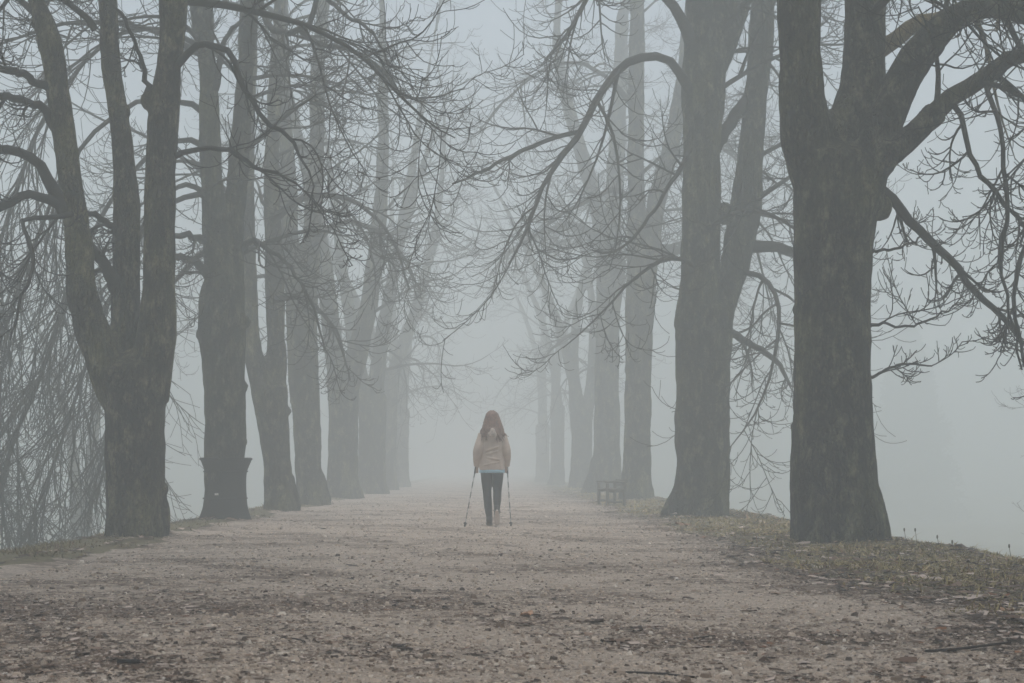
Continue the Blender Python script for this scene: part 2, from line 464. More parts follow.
# grass
def grass(name, n, xr, yr, hmean, label, tone=1.0):
    y = frust_y(n, *yr); x = rng.uniform(xr[0], xr[1], n)
    if xr[0] > 0: edge = x - right_edge(y)
    else: edge = left_edge(y) - x
    pat = wob(x, y, 1.9, 4) * 0.5 + wob(x, y, 5.3, 8) * 0.4
    keep = rng.random(n) < np.clip(sstep(-0.1, 0.9, edge + 0.6 * pat) * (0.6 + 0.9 * pat), 0.0, 1)
    x, y, pat = x[keep], y[keep], pat[keep]; n = len(x)
    h = np.clip(np.exp(rng.normal(math.log(hmean), 0.45, n)), 0.015, 0.2) * (1 + 0.7 * pat)
    w = (0.0022 + 0.00022 * y) * rng.uniform(0.7, 1.5, n)
    a = rng.uniform(0, 6.28, n); lean = rng.uniform(0.3, 2.2, n); la = a + rng.normal(math.pi / 2, 0.5, n)
    dx, dy = np.cos(a) * w, np.sin(a) * w; fx, fy = np.cos(la) * lean * h, np.sin(la) * lean * h
    z = H(x, y) - 0.005
    V = np.zeros((n, 6, 3))
    for k, (t, ww, zz) in enumerate([(0, 1, 0), (0.35, 0.85, 0.6), (1.0, 0.12, 0.85)]):
        for sgn in (0, 1):
            sg = 2 * sgn - 1
            V[:, 2 * k + sgn, 0] = x + dx * sg * ww + fx * t; V[:, 2 * k + sgn, 1] = y + dy * sg * ww + fy * t; V[:, 2 * k + sgn, 2] = z + h * zz
    q = np.array([(0, 1, 3, 2), (2, 3, 5, 4)]); Q = (np.arange(n)[:, None, None] * 6 + q[None]).reshape(-1, 4)
    pal = np.array([(0.40, 0.32, 0.13), (0.48, 0.38, 0.18), (0.58, 0.46, 0.27), (0.22, 0.175, 0.075), (0.44, 0.27, 0.165)])
    c = pal[rng.choice(5, n, p=[.3, .27, .18, .15, .10])] * rng.uniform(0.8, 1.2, (n, 1)) * tone
    o = link(name, mesh_np(name, V.reshape(-1, 3), Q, None, np.repeat(c, 6, 0)), M_GRASS)
    tag(o, label, 'grass', kind='stuff')


grass('verge_grass', 230000, (2.4, 6.5), (6.5, 60), 0.024, 'short yellowish grass on the verge under the right-hand trees')
grass('bank_grass', 60000, (-7.0, -3.4), (8, 60), 0.026, 'short dull grass along the left edge of the path', 0.55)

# dry stalks on the crest of the right verge, one clump object
M_STALK = plain('dry_stalk', (0.09, 0.07, 0.045), 0.9)
for px, py, d, hh in ((905, 548, 14.6, 0.12), (916, 551, 14.4, 0.13), (938, 553, 14.0, 0.09), (953, 557, 13.6, 0.08), (1010, 561, 12.9, 0.13)):
    p = P(px, py, d); x0, y0 = p[0], p[1]; z0 = float(H(x0, y0))
    t = thing('dry_stalk', (x0, y0, z0), {905: 'dry brown weed stalk close to the foot of the broad front tree', 916: 'tallest dry weed stalk just right of the broad front tree',
              938: 'small dry weed stalk midway along the right grass crest', 953: 'shortest dry weed stalk on the right grass crest', 1010: 'dry weed stalk on the grass crest at the right picture edge'}[px], 'weed stalk', 'dry weed stalks on the right grass crest')
    st = spline(np.array([(0, 0, -.02), (.006, 0, hh * .5), (.0, .01, hh)]), 6)
    link('stem', mesh_np('stem', *tubes(st, np.linspace(.0035, .002, 6), 5, True)), M_STALK, t)
    link('seed_head', mesh_np('seed_head', *ellipsoid((0, .01, hh + .012), (.009, .009, .02), 8, 5)), M_STALK, t)


# ------------------------------------------------------------------ trees
def grow(Pp, D, L, n, rng, droop, curl, wobble, switch=0.6):
    M = len(Pp); D = D / (np.linalg.norm(D, axis=1, keepdims=True) + 1e-9); p = Pp.copy()
    out = [p.copy()]; step = (L / (n - 1))[:, None]; drift = rng.normal(0, wobble * 0.8, (M, 3))
    for i in range(1, n):
        t = i / (n - 1)
        D = D + rng.normal(0, wobble * 0.55, (M, 3)) + drift
        D[:, 2] += -droop * min(1, 0.3 + t) if t < switch else curl
        D /= np.linalg.norm(D, axis=1, keepdims=True) + 1e-9
        p = p + D * step; out.append(p.copy())
    return np.stack(out, 1)


def taper(r0, r1, n, pw=1.0):
    t = np.linspace(0, 1, n) ** pw
    return r0[:, None] * (1 - t) + r1[:, None] * t


def at(PTS, t):
    n = PTS.shape[1]; f = t * (n - 1); i = np.minimum(f.astype(int), n - 2); k = (f - i)[..., None]
    m = np.arange(PTS.shape[0])[:, None]
    a, b = PTS[m, i], PTS[m, i + 1]
    d = b - a
    return a * (1 - k) + b * k, d / (np.linalg.norm(d, axis=2, keepdims=True) + 1e-9)


def sprout(PTS, RAD, Ls, nper, rng, t0, amin, amax, flat):
    """children along each of the curves: origin, direction, parent radius, t"""
    M = PTS.shape[0]
    base = np.linspace(t0, 0.97, nper)[None].repeat(M, 0); t = np.clip(base + rng.normal(0, 0.35 / nper, (M, nper)), 0.08, 0.99)
    p, d = at(PTS, t)
    side = np.cross(d, np.array([0, 0, 1.0])); sl = np.linalg.norm(side, axis=2, keepdims=True)
    side = np.where(sl < 0.2, np.array([1.0, 0, 0]), side / (sl + 1e-9)); upv = np.cross(side, d)
    sgn = np.where((np.arange(nper)[None] + rng.integers(0, 2, (M, 1))) % 2 == 0, 1.0, -1.0)
    phi = rng.normal(0, flat, (M, nper)) + np.where(sgn > 0, 0, math.pi)
    lat = side * np.cos(phi)[..., None] + upv * np.sin(phi)[..., None]
    a = rng.uniform(amin, amax, (M, nper))[..., None]
    dd = d * np.cos(a) + lat * np.sin(a)
    n = RAD.shape[1]; idx = np.minimum((t * (n - 1)).astype(int), n - 1)
    r = RAD[np.arange(M)[:, None], idx]
    return p.reshape(-1, 3), dd.reshape(-1, 3), r.ravel(), t.ravel()


def bough_geo(pts, rad, rng, dens=1.0, fine=1.0, hang=1.0, tstart=0.16, curl=1.0, lf=1.0, ang=1.0):
    """pts (n,3), rad (n,) of a bough; returns mesh data of bough wood and of its twigs"""
    PT, RA = pts[None], rad[None]
    L1 = np.linalg.norm(np.diff(pts, axis=0), axis=1).sum()
    wood = [tubes(PT, RA, 8)]
    n2 = max(3, int(L1 * 2.7 * dens))
    p, d, r, t = sprout(PT, RA, L1, n2, rng, tstart, 0.5 * ang, 1.15 * ang, 0.8)
    L2 = np.clip(L1 * (0.62 - 0.36 * t), 0.45, 2.6) * lf * rng.uniform(0.6, 1.25, len(p))
    r2 = np.clip(r * 0.55, 0.007, 0.04)
    C2 = grow(p, d, L2, 9, rng, 0.20 * hang, 0.13 * curl, 0.075, 0.62); R2 = taper(r2, np.full(len(r2), 0.0062), 9, 0.8)
    wood.append(tubes(C2, R2, 5))
    n3 = max(3, int(8 * fine))
    p, d, r, t = sprout(C2, R2, L2, n3, rng, 0.18, 0.5 * ang, 1.1 * ang, 0.9)
    L3 = np.clip(np.repeat(L2, n3) * (0.62 - 0.25 * t), 0.25, 1.15) * rng.uniform(0.6, 1.3, len(p))
    C3 = grow(p, d, L3, 7, rng, 0.22 * hang, 0.24 * curl, 0.075, 0.5); R3 = taper(np.clip(r * 0.7, 0.0058, 0.012), np.full(len(r), 0.0046), 7)
    tw = [tubes(C3, R3, 4)]
    n4 = max(1, int(round(3.0 * fine)))
    p, d, r, t = sprout(C3, R3, L3, n4, rng, 0.3, 0.5, 1.0, 1.0)
    L4 = np.repeat(L3, n4) * rng.uniform(0.2, 0.5, len(p))
    C4 = grow(p, d, L4, 5, rng, 0.1 * hang, 0.28 * curl, 0.08, 0.4); R4 = taper(np.clip(r * 0.8, 0.0046, 0.007), np.full(len(r), 0.0044), 5)
    tw.append(tubes(C4, R4, 3))
    return merge(wood), merge(tw)


def add_bough(root, pts, rad, rng, mat=None, **kw):
    w, tws = bough_geo(pts, rad, rng, **kw)
    b = link('bough', mesh_np('bough', *w), mat or M_BARKLESS, root)
    link('twig_sprays', mesh_np('twig_sprays', *tws), M_TWIG, b)
    return b


M_BARKLESS = plain('branch_bark', (0.036, 0.033, 0.029), 0.9, 0.4, 14)


def bark_disp(seed, amp):
    o1 = Vector((seed * 7.1, seed * 3.3, seed))
    def fn(c):
        v = Vector(c)
        big = mnoise.noise(Vector((v.x * 1.9, v.y * 1.9, v.z * 1.1)) + o1)
        lump = mnoise.noise(Vector((v.x * 5, v.y * 5, v.z * 2.4)) + o1) + .6 * mnoise.noise(Vector((v.x * 9, v.y * 9, v.z * 6)) + o1)
        rid = 1 - abs(mnoise.noise(Vector((v.x * 11, v.y * 11, v.z * 1.8)) + o1)) * 2
        return amp * (big * 2.6 + lump * 1.5 + rid * 0.7)
    return fn


def auto_boughs(root, stems, rng, count, zmin, lmax, axis, dens=1.0, fine=1.0, hang=1.0, reach_path=0.8, side=0, lmin=1.6):
    """boughs sprouting from stems (list of (pts, rad)), local coordinates"""
    zs = np.array([s[0][-1, 2] for s in stems]); ztop = zs.max()
    for k in range(count):
        for _ in range(20):
            s, r = stems[rng.integers(len(stems))]
            i = rng.integers(2, len(s))
            if s[i, 2] > zmin: break
        p = s[i]; d = p[:2] - axis
        az = math.atan2(d[1], d[0]) if np.hypot(*d) > 0.15 else rng.uniform(0, 6.28)
        az += rng.normal(0, 0.9)
        hfrac = (p[2] - zmin) / max(1, ztop - zmin)
        L = (lmax * (1 - 0.62 * hfrac)) * rng.uniform(0.65, 1.1)
        toward = math.cos(az) * side
        if toward > 0: L *= 1 - (1 - reach_path) * toward
        L = max(L, lmin)
        el = rng.uniform(0.15, 0.6) + 0.5 * hfrac
        D = np.array([[math.cos(az) * math.cos(el), math.sin(az) * math.cos(el), math.sin(el)]])
        C = grow(p[None].copy(), D, np.array([L]), 14, rng, 0.17 * hang * (1 - 0.6 * hfrac), 0.07, 0.075, 0.72)[0]
        r0 = min(0.014 + 0.010 * L, r[i] * 0.6)
        add_bough(root, C, taper(np.array([r0]), np.array([0.008]), 14, 0.85)[0], rng, dens=dens, fine=fine, hang=hang)
    for s, r in stems:   # leader tips
        C = grow(s[-1:].copy(), (s[-1:] - s[-2:-1]), np.array([1.8]), 8, rng, 0.03, 0.0, 0.06)[0]
        add_bough(root, C, taper(np.array([r[-1]]), np.array([0.008]), 8)[0], rng, dens=1.3 * dens, fine=fine)


def flare_parts(trunk0, r0, rng, spec):
    """buttress roots: spec list of (azimuth, reach, thickness)"""
    out = []
    for az, reach, th in spec:
        c, s = math.cos(az), math.sin(az)
        pts = np.array([(c * r0 * .45, s * r0 * .45, r0 * 1.9), (c * r0 * .75, s * r0 * .75, r0 * 0.9), (c * (r0 * .9 + reach * .5), s * (r0 * .9 + reach * .5), 0.12), (c * (r0 * .9 + reach), s * (r0 * .9 + reach), -0.12)])
        pts[:, :2] += trunk0[:2]
        out.append(tubes(spline(pts, 10), np.linspace(th, th * 0.7, 10), 10, True))
    return out


GROUP = 'bare trees lining the misty avenue'


def photo_tree(D, base, trunk, stems, limbs, label, seed, voxel=0.035, amp=0.011, nb=16, lmax=4.6, zmin=2.6, side=1, roots=None, group=GROUP, height=15.0,
               dens=1.0, fine=1.0, hang=1.0, reach_path=0.85, extra=None):
    """trunk / stems / limbs as seen: rows (px, py, width_px, metres behind the trunk plane)"""
    rng = np.random.default_rng(seed)
    bx = P(*base, D)[0]; root_loc = np.array([bx, D, float(H(bx, D))])
    t = thing('bare_tree', root_loc, label, 'tree', group)
    conv = lambda rows: np.array([[*(P(a, b, D + e) - root_loc), w / 2 / F_PX * (D + e)] for a, b, w, e in rows])
    tr = conv(trunk)
    zlow = np.array([[tr[0, 0], tr[0, 1], -0.2, tr[0, 3] * 1.06]])
    tr = tr[tr[:, 2] > 0.02] if (tr[:, 2] > 0.02).sum() >= 2 else tr
    tr = np.vstack([zlow, tr])
    ts = spline(tr, 26)
    parts = [tubes(ts[:, :3], ts[:, 3], 24, True)]
    parts += flare_parts(np.array([tr[0, 0], 0, 0]), tr[0, 3] * 0.95, rng, roots or [(k * 1.26 + rng.uniform(-.3, .3), rng.uniform(.0, .06), tr[0, 3] * .3) for k in range(5)])
    full = []
    for rows in stems:
        sp = conv(rows); s = spline(sp, 16)
        dirn = s[-1, :3] - s[-4, :3]; dirn /= np.linalg.norm(dirn)
        if s[-1, 2] < height * 0.8:          # carry the stem on above the picture
            Lr = height * rng.uniform(0.85, 1.05) - s[-1, 2]
            up_ = grow(s[-1:, :3].copy(), (dirn + np.array([0, 0, 0.5]))[None], np.array([Lr]), 14, rng, -0.06, 0.05, 0.05)[0]
            rr = taper(s[-1:, 3], np.array([0.04]), 14, 0.9)[0]
            s = np.vstack([s, np.hstack([up_[1:], rr[1:, None]])])
        parts.append(tubes(s[:, :3], s[:, 3], 16, True)); full.append((s[:, :3], s[:, 3]))
    if extra:
        for a, b, rpx, e in extra:
            c = P(a, b, D + e) - root_loc; rr = rpx / F_PX * (D + e); parts.append(ellipsoid(c, (rr, rr, rr * 1.2), 14, 8))
    for k in range(6):
        q = ts[rng.integers(6, 25)]; a = rng.uniform(0, 6.28); rk = rng.uniform(.04, .085)
        parts.append(ellipsoid((q[0] + math.cos(a) * q[3] * .97, q[1] + math.sin(a) * q[3] * .97, q[2] + rng.uniform(-.1, .1)), (rk, rk, rk * rng.uniform(.7, 1.3)), 12, 7))
    for rows, opt in limbs:
        if opt.get('thick'):
            s = spline(conv(rows), 18); parts.append(tubes(s[:8, :3], s[:8, 3] * 1.02, 12, True))
    me = remesh(parts, voxel, 5, 0.5); displace(me, bark_disp(seed, amp))
    link('trunk', me, M_BARK, t)
    for rows, opt in limbs:
        s = spline(conv(rows), 18)
        s[1:-1, :3] += rng.normal(0, 0.012, (16, 3))
        add_bough(t, s[:, :3], s[:, 3], rng, mat=M_MOSSY if opt.get('mossy') else (M_BARK if opt.get('thick') else None), dens=opt.get('dens', 1.0), fine=opt.get('fine', 1.0), hang=opt.get('hang', 1.0), tstart=opt.get('t0', 0.16), curl=opt.get('curl', 1.0), lf=opt.get('lf', 1.0), ang=opt.get('ang', 1.0))
    auto_boughs(t, full, rng, nb, zmin, lmax, np.array([tr[-1, 0], tr[-1, 1]]), dens, fine, hang, reach_path, side)
    return t


# ---- right-hand row, nearest first
photo_tree(15.3, (838, 543),
    [(838, 543, 90, 0), (836, 514, 88, 0), (833, 470, 86, 0), (832, 420, 81, 0), (831, 350, 75, 0), (832, 300, 74, 0), (833, 240, 80, 0), (836, 190, 88, 0), (838, 160, 92, 0)],
    [[(818, 205, 46, -.02), (809, 150, 52, -.05), (804, 118, 50, -.07), (801, 95, 44, -.08), (799, 50, 42, -.1), (799, 0, 45, -.12)],
     [(845, 200, 56, .12), (853, 140, 58, .15), (860, 105, 52, .18), (864, 75, 45, .18), (865, 40, 42, .2), (866, 0, 41, .2)],
     ],
    [([(858, 205, 46, -.1), (872, 150, 40, -.15), (889, 110, 36, -.2), (908, 72, 33, -.25), (930, 40, 32, -.3), (958, 16, 27, -.3), (990, 7, 20, -.3), (1030, 18, 15, -.3), (1090, 60, 9, -.3), (1120, 130, 4, -.3)], dict(thick=1, hang=1.2, t0=.5)),
     ([(850, 235, 30, -.25), (866, 190, 28, -.3), (886, 160, 24, -.35), (915, 133, 22, -.4), (945, 104, 20, -.45), (975, 82, 18, -.5), (1024, 54, 16, -.6), (1080, 50, 10, -.7), (1130, 90, 5, -.7)], dict(thick=1, hang=1.3, t0=.45)),
     ([(868, 62, 18, .3), (895, 38, 17, .6), (925, 22, 16, .9), (970, 16, 14, 1.2), (1030, 6, 12, 1.5), (1100, 20, 6, 1.8)], dict(mossy=1, t0=.5)),
     ([(872, 182, 14, .1), (889, 196, 11, .2), (915, 226, 9.5, .3), (946, 256, 8.5, .4), (975, 290, 7, .5), (1003, 318, 6, .6), (1030, 350, 3, .7)], dict(dens=1.2, hang=.9, lf=.5)),
     ([(948, 98, 6, -.45), (962, 118, 6, -.6), (968, 146, 5.5, -.7), (980, 172, 5, -.7), (1000, 200, 4.5, -.6), (1030, 230, 4, -.5), (1060, 280, 3, -.4)], dict(dens=1.2, lf=.5)),
     ([(985, 78, 6, -.5), (1000, 130, 5, -.9), (1008, 200, 5, -1), (1000, 260, 4, -1.0), (1012, 320, 3, -1), (1022, 370, 2, -1)], dict(dens=1.1, lf=.45)),
     ([(1040, 50, 9, -.6), (1050, 150, 7, -1), (1030, 230, 5.5, -1.2), (1012, 290, 4.5, -1.3), (1020, 345, 3.5, -1.3), (1030, 385, 2, -1.3)], dict(dens=1.1, lf=.4)),
     ([(866, 330, 5, .2), (880, 322, 3.2, .35), (905, 326, 2.6, .5), (935, 318, 2.2, .6), (958, 305, 1.4, .7)], dict(dens=1.0, hang=.3)),
     ([(866, 380, 4, .2), (882, 372, 3, .3), (905, 364, 2.5, .4), (932, 366, 1.6, .5)], dict(dens=1.0, hang=.3)),
     ([(866, 255, 4, .2), (885, 250, 3, .3), (905, 246, 2.5, .4), (926, 232, 1.6, .5)], dict(dens=1.0, hang=.5))],
    'broad dark mossy tree on the grass verge, the nearest on the right', 101, voxel=0.028, amp=0.012, nb=16, lmax=5.0, zmin=5.6, side=-1, reach_path=.6,
    roots=[(0.05, .05, .13), (5.9, .03, .12), (1.2, .06, .2), (2.2, .03, .2), (3.2, -.03, .12), (4.2, .0, .16), (5.3, .02, .16)], extra=[(880, 206, 12, 0), (783, 74, 6, -.1), (831, 126, 14, .05), (894, 92, 13, .1)], height=14)

photo_tree(23.4, (700, 520),
    [(700, 520, 56, 0), (702, 500, 54, 0), (703, 470, 53, 0), (702, 430, 54, 0), (703, 380, 54, 0), (704, 335, 56, 0), (705, 310, 58, 0)],
    [[(693, 330, 40, -.1), (699, 290, 40, -.15), (701, 220, 38, -.15), (702, 140, 38, -.15), (704, 80, 44, -.15), (703, 50, 40, -.15)],
     [(703, 60, 26, -.2), (700, 25, 25, -.25), (699, 0, 25, -.3)],
     [(706, 75, 36, -.1), (722, 30, 38, -.05), (733, 0, 38, 0)],
     [(716, 345, 32, .1), (721, 318, 26, .15), (728, 290, 27, .2), (735, 262, 29, .25), (740, 238, 31, .25), (745, 212, 33, .3), (748, 190, 30, .3), (751, 150, 25, .3), (756, 90, 24, .35), (761, 40, 24, .4), (762, 0, 24, .4)]],
    [([(712, 152, 15, 0), (726, 130, 13, .1), (740, 108, 12, .25), (752, 92, 12, .35)], dict(dens=.1)),
     ([(742, 246, 16, .3), (765, 247, 12, .4), (790, 250, 10, .5), (815, 262, 7, .6), (850, 300, 4, .8)], dict(t0=.3)),
     ([(690, 90, 12, -.3), (678, 70, 9, -.5), (662, 58, 9, -.8), (640, 57, 9, -1.1), (622, 66, 8.5, -1.3), (603, 88, 8, -1.5), (580, 130, 7, -1.7), (556, 165, 5.5, -1.8), (540, 192, 4.5, -1.9), (526, 230, 3.5, -1.9), (509, 264, 2, -2)], dict(dens=.6, t0=.3, hang=.8)),
     ([(578, 132, 5, -1.7), (548, 140, 4.5, -1.8), (510, 156, 4, -2.0), (480, 172, 3, -2.1), (452, 184, 2, -2.2)], dict(dens=.9)),
     ([(692, 45, 15, -.3), (683, 25, 12, -.4), (668, 0, 10, -.6), (640, -30, 8, -1), (600, -20, 6, -1.3), (570, 30, 4, -1.5), (545, 60, 2.5, -1.6)], dict(t0=.4)),
     ([(690, 150, 7, -.2), (676, 175, 5, -.6), (660, 200, 4, -.9), (640, 230, 3.5, -1.2), (615, 252, 2.5, -1.3), (592, 250, 1.6, -1.3)], dict(dens=.8)),
     ([(726, 330, 9, .3), (752, 345, 7, .6), (775, 360, 5.5, .9), (790, 385, 3, 1.1)], dict(dens=1.0))],
    'thick twin-stemmed tree standing between the broad front tree and the bench', 102, voxel=0.035, amp=0.013, nb=20, lmax=5.2, zmin=3.6, side=-1, reach_path=.75,
    roots=[(3.4, .2, .15), (4.4, .04, .14), (5.2, .0, .16), (0.2, -.02, .14), (1.6, .06, .18), (2.4, .1, .18)], extra=[(725, 214, 9, .1), (733, 303, 6, .15)], height=15)

photo_tree(35.8, (636, 506),
    [(636, 506, 32, 0), (637, 480, 29, 0), (637, 440, 27, 0), (638, 400, 26, 0), (639, 340, 27, 0), (640, 305, 30, 0), (641, 280, 30, 0)],
    [[(639, 300, 24, 0), (637, 240, 20, 0), (636, 180, 17, 0), (636, 100, 16, 0), (637, 40, 16, 0), (637, 0, 15, 0)],
     [(643, 295, 22, .1), (651, 240, 20, .2), (657, 200, 18, .3), (667, 165, 17, .4), (676, 120, 15, .5), (684, 70, 13, .6)]],
    [([(648, 265, 13, 0), (662, 256, 11, .2), (680, 250, 9, .4), (700, 262, 5, .6)], dict()),
     ([(636, 110, 7, -.1), (610, 80, 5, -.6), (575, 62, 4, -1.2), (540, 72, 3.4, -1.6), (505, 100, 2.4, -2), (480, 130, 1.5, -2.2)], dict(dens=.9)),
     ([(638, 205, 8, -.1), (615, 190, 6, -.5), (590, 200, 4.6, -1), (560, 215, 3.5, -1.5), (530, 240, 2, -2)], dict(dens=.9))],
    'slim forked tree right behind the bench on the right', 103, voxel=0.04, amp=0.012, nb=22, lmax=5.2, zmin=4.0, side=-1, reach_path=.75, height=17)

photo_tree(45.8, (603, 503),
    [(605, 500, 35, 0), (606, 480, 30, 0), (607, 440, 26, 0), (607, 380, 24, 0), (608, 320, 24, 0), (610, 285, 27, 0), (611, 260, 30, 0)],
    [[(609, 280, 18, 0), (600, 220, 16, -.1), (588, 175, 15, -.2), (572, 120, 13, -.4), (560, 70, 11, -.6)],
     [(612, 275, 20, .1), (613, 220, 18, .1), (616, 160, 17, .2), (620, 90, 15, .3), (622, 20, 13, .3)]],
    [([(600, 240, 8, -.1), (575, 225, 6.5, -.6), (545, 232, 5.5, -1.2), (515, 248, 4, -1.8), (490, 275, 2.2, -2.2)], dict()),
     ([(604, 340, 6, -.1), (585, 330, 4.5, -.4), (562, 340, 3.4, -.8), (540, 362, 2, -1.2)], dict())],
    'grey tree behind the bench with a flared foot and V-shaped fork', 104, voxel=0.045, amp=0.012, nb=24, lmax=5.4, zmin=4.0, side=-1, reach_path=.75, height=18,
    roots=[(3.2, .2, .18), (4.2, .1, .16), (5.4, .0, .14), (0.4, .0, .14), (1.7, .05, .14)])

# ---- left-hand row
photo_tree(16.3, (137, 537),
    [(137, 537, 58, 0), (136, 515, 56, 0), (136, 470, 57, 0), (136, 420, 59, 0), (134, 390, 64, 0), (132, 370, 70, 0)],
    [[(118, 400, 36, -.05), (104, 362, 36, -.08), (90, 324, 33, -.1), (82, 290, 28, -.12), (76, 220, 25, -.12), (69, 170, 25, -.12), (60, 100, 23, -.1), (53, 50, 23, -.1), (44, 20, 20, -.1), (36, 0, 17, -.1)],
     [(134, 400, 38, .15), (127, 350, 32, .18), (126, 300, 28, .2), (127, 220, 25, .2), (124, 160, 22, .2), (119, 118, 23, .2), (114, 88, 19, .2), (110, 44, 18, .2), (108, 0, 20, .2)],
     [(148, 400, 44, -.02), (155, 345, 38, -.03), (159, 300, 33, -.05), (160, 220, 31, -.05), (162, 132, 31, -.05), (166, 88, 29, -.05), (172, 44, 24, -.05), (173, 0, 27, -.05)]],
    [([(66, 212, 18, -.15), (54, 192, 14, -.25), (40, 166, 11, -.35), (20, 152, 10, -.5), (-8, 150, 9, -.7), (-50, 170, 6, -1), (-80, 230, 3, -1.2)], dict(t0=.3, hang=1.2)),
     ([(68, 214, 14, -.15), (48, 199, 10, -.3), (28, 195, 9, -.5), (0, 207, 8.5, -.7), (-40, 235, 6, -.9), (-70, 300, 3, -1)], dict(t0=.3, hang=1.2)),
     ([(56, 128, 12, -.1), (46, 112, 9.5, -.2), (30, 102, 8.5, -.4), (0, 96, 8, -.7), (-50, 110, 5, -1.1)], dict(t0=.3)),
     ([(52, 90, 11, -.1), (38, 82, 8.5, -.2), (18, 74, 8, -.5), (-10, 68, 7, -.8), (-60, 80, 5, -1.1)], dict(t0=.3)),
     ([(72, 214, 6, -.25), (50, 218, 5, -.5), (24, 222, 4.5, -.7), (34, 262, 3.5, -.9), (20, 300, 3, -1), (10, 340, 2, -1)], dict(dens=.8)),
     ([(118, 290, 16, .1), (108, 270, 13, .05), (97, 256, 11, -.02), (84, 240, 9, -.1)], dict(dens=.1)),
     ([(122, 246, 10, .2), (112, 226, 8, .1), (96, 215, 6, 0), (84, 214, 5, -.1)], dict(dens=.1)),
     ([(178, 64, 9, -.1), (188, 50, 7.5, -.2), (206, 44, 7, -.4), (222, 49, 6.8, -.6), (234, 60, 6.4, -.7), (242, 82, 6, -.8), (252, 104, 5.6, -.9), (268, 124, 5, -1), (290, 138, 4.2, -1.1), (302, 160, 2.8, -1.2), (313, 178, 2.2, -1.2), (309, 204, 1.2, -1.2)], dict(dens=.5, t0=.35, hang=.7)),
     ([(172, 158, 7, 0), (190, 151, 6, -.2), (211, 147, 5.2, -.4), (234, 152, 5, -.6), (255, 168, 4.4, -.8), (280, 172, 3, -1), (305, 190, 2, -1.1), (330, 225, 1.2, -1.2)], dict(dens=.6, t0=.4, hang=.8)),
     ([(150, 100, 8, 0), (143, 70, 5, -.2), (136, 40, 4, -.3), (118, 10, 3.5, -.4), (90, -10, 3, -.5)], dict(dens=.8)),
     ([(95, 30, 8, .2), (82, 14, 7, .1), (60, 0, 6, 0), (30, -20, 5, -.2), (0, 10, 4, -.4), (-20, 60, 2.5, -.6)], dict())],
    'three-stemmed dark tree at the left path edge, the nearest on the left', 201, voxel=0.03, amp=0.011, nb=15, lmax=5.0, zmin=5.4, side=1, reach_path=.75,
    roots=[(0.2, -.03, .1), (1.4, .0, .12), (2.8, -.03, .1), (4.0, -.02, .12), (5.2, -.02, .12)], extra=[(148, 100, 9, -.05), (124, 112, 8, .15)], height=14)

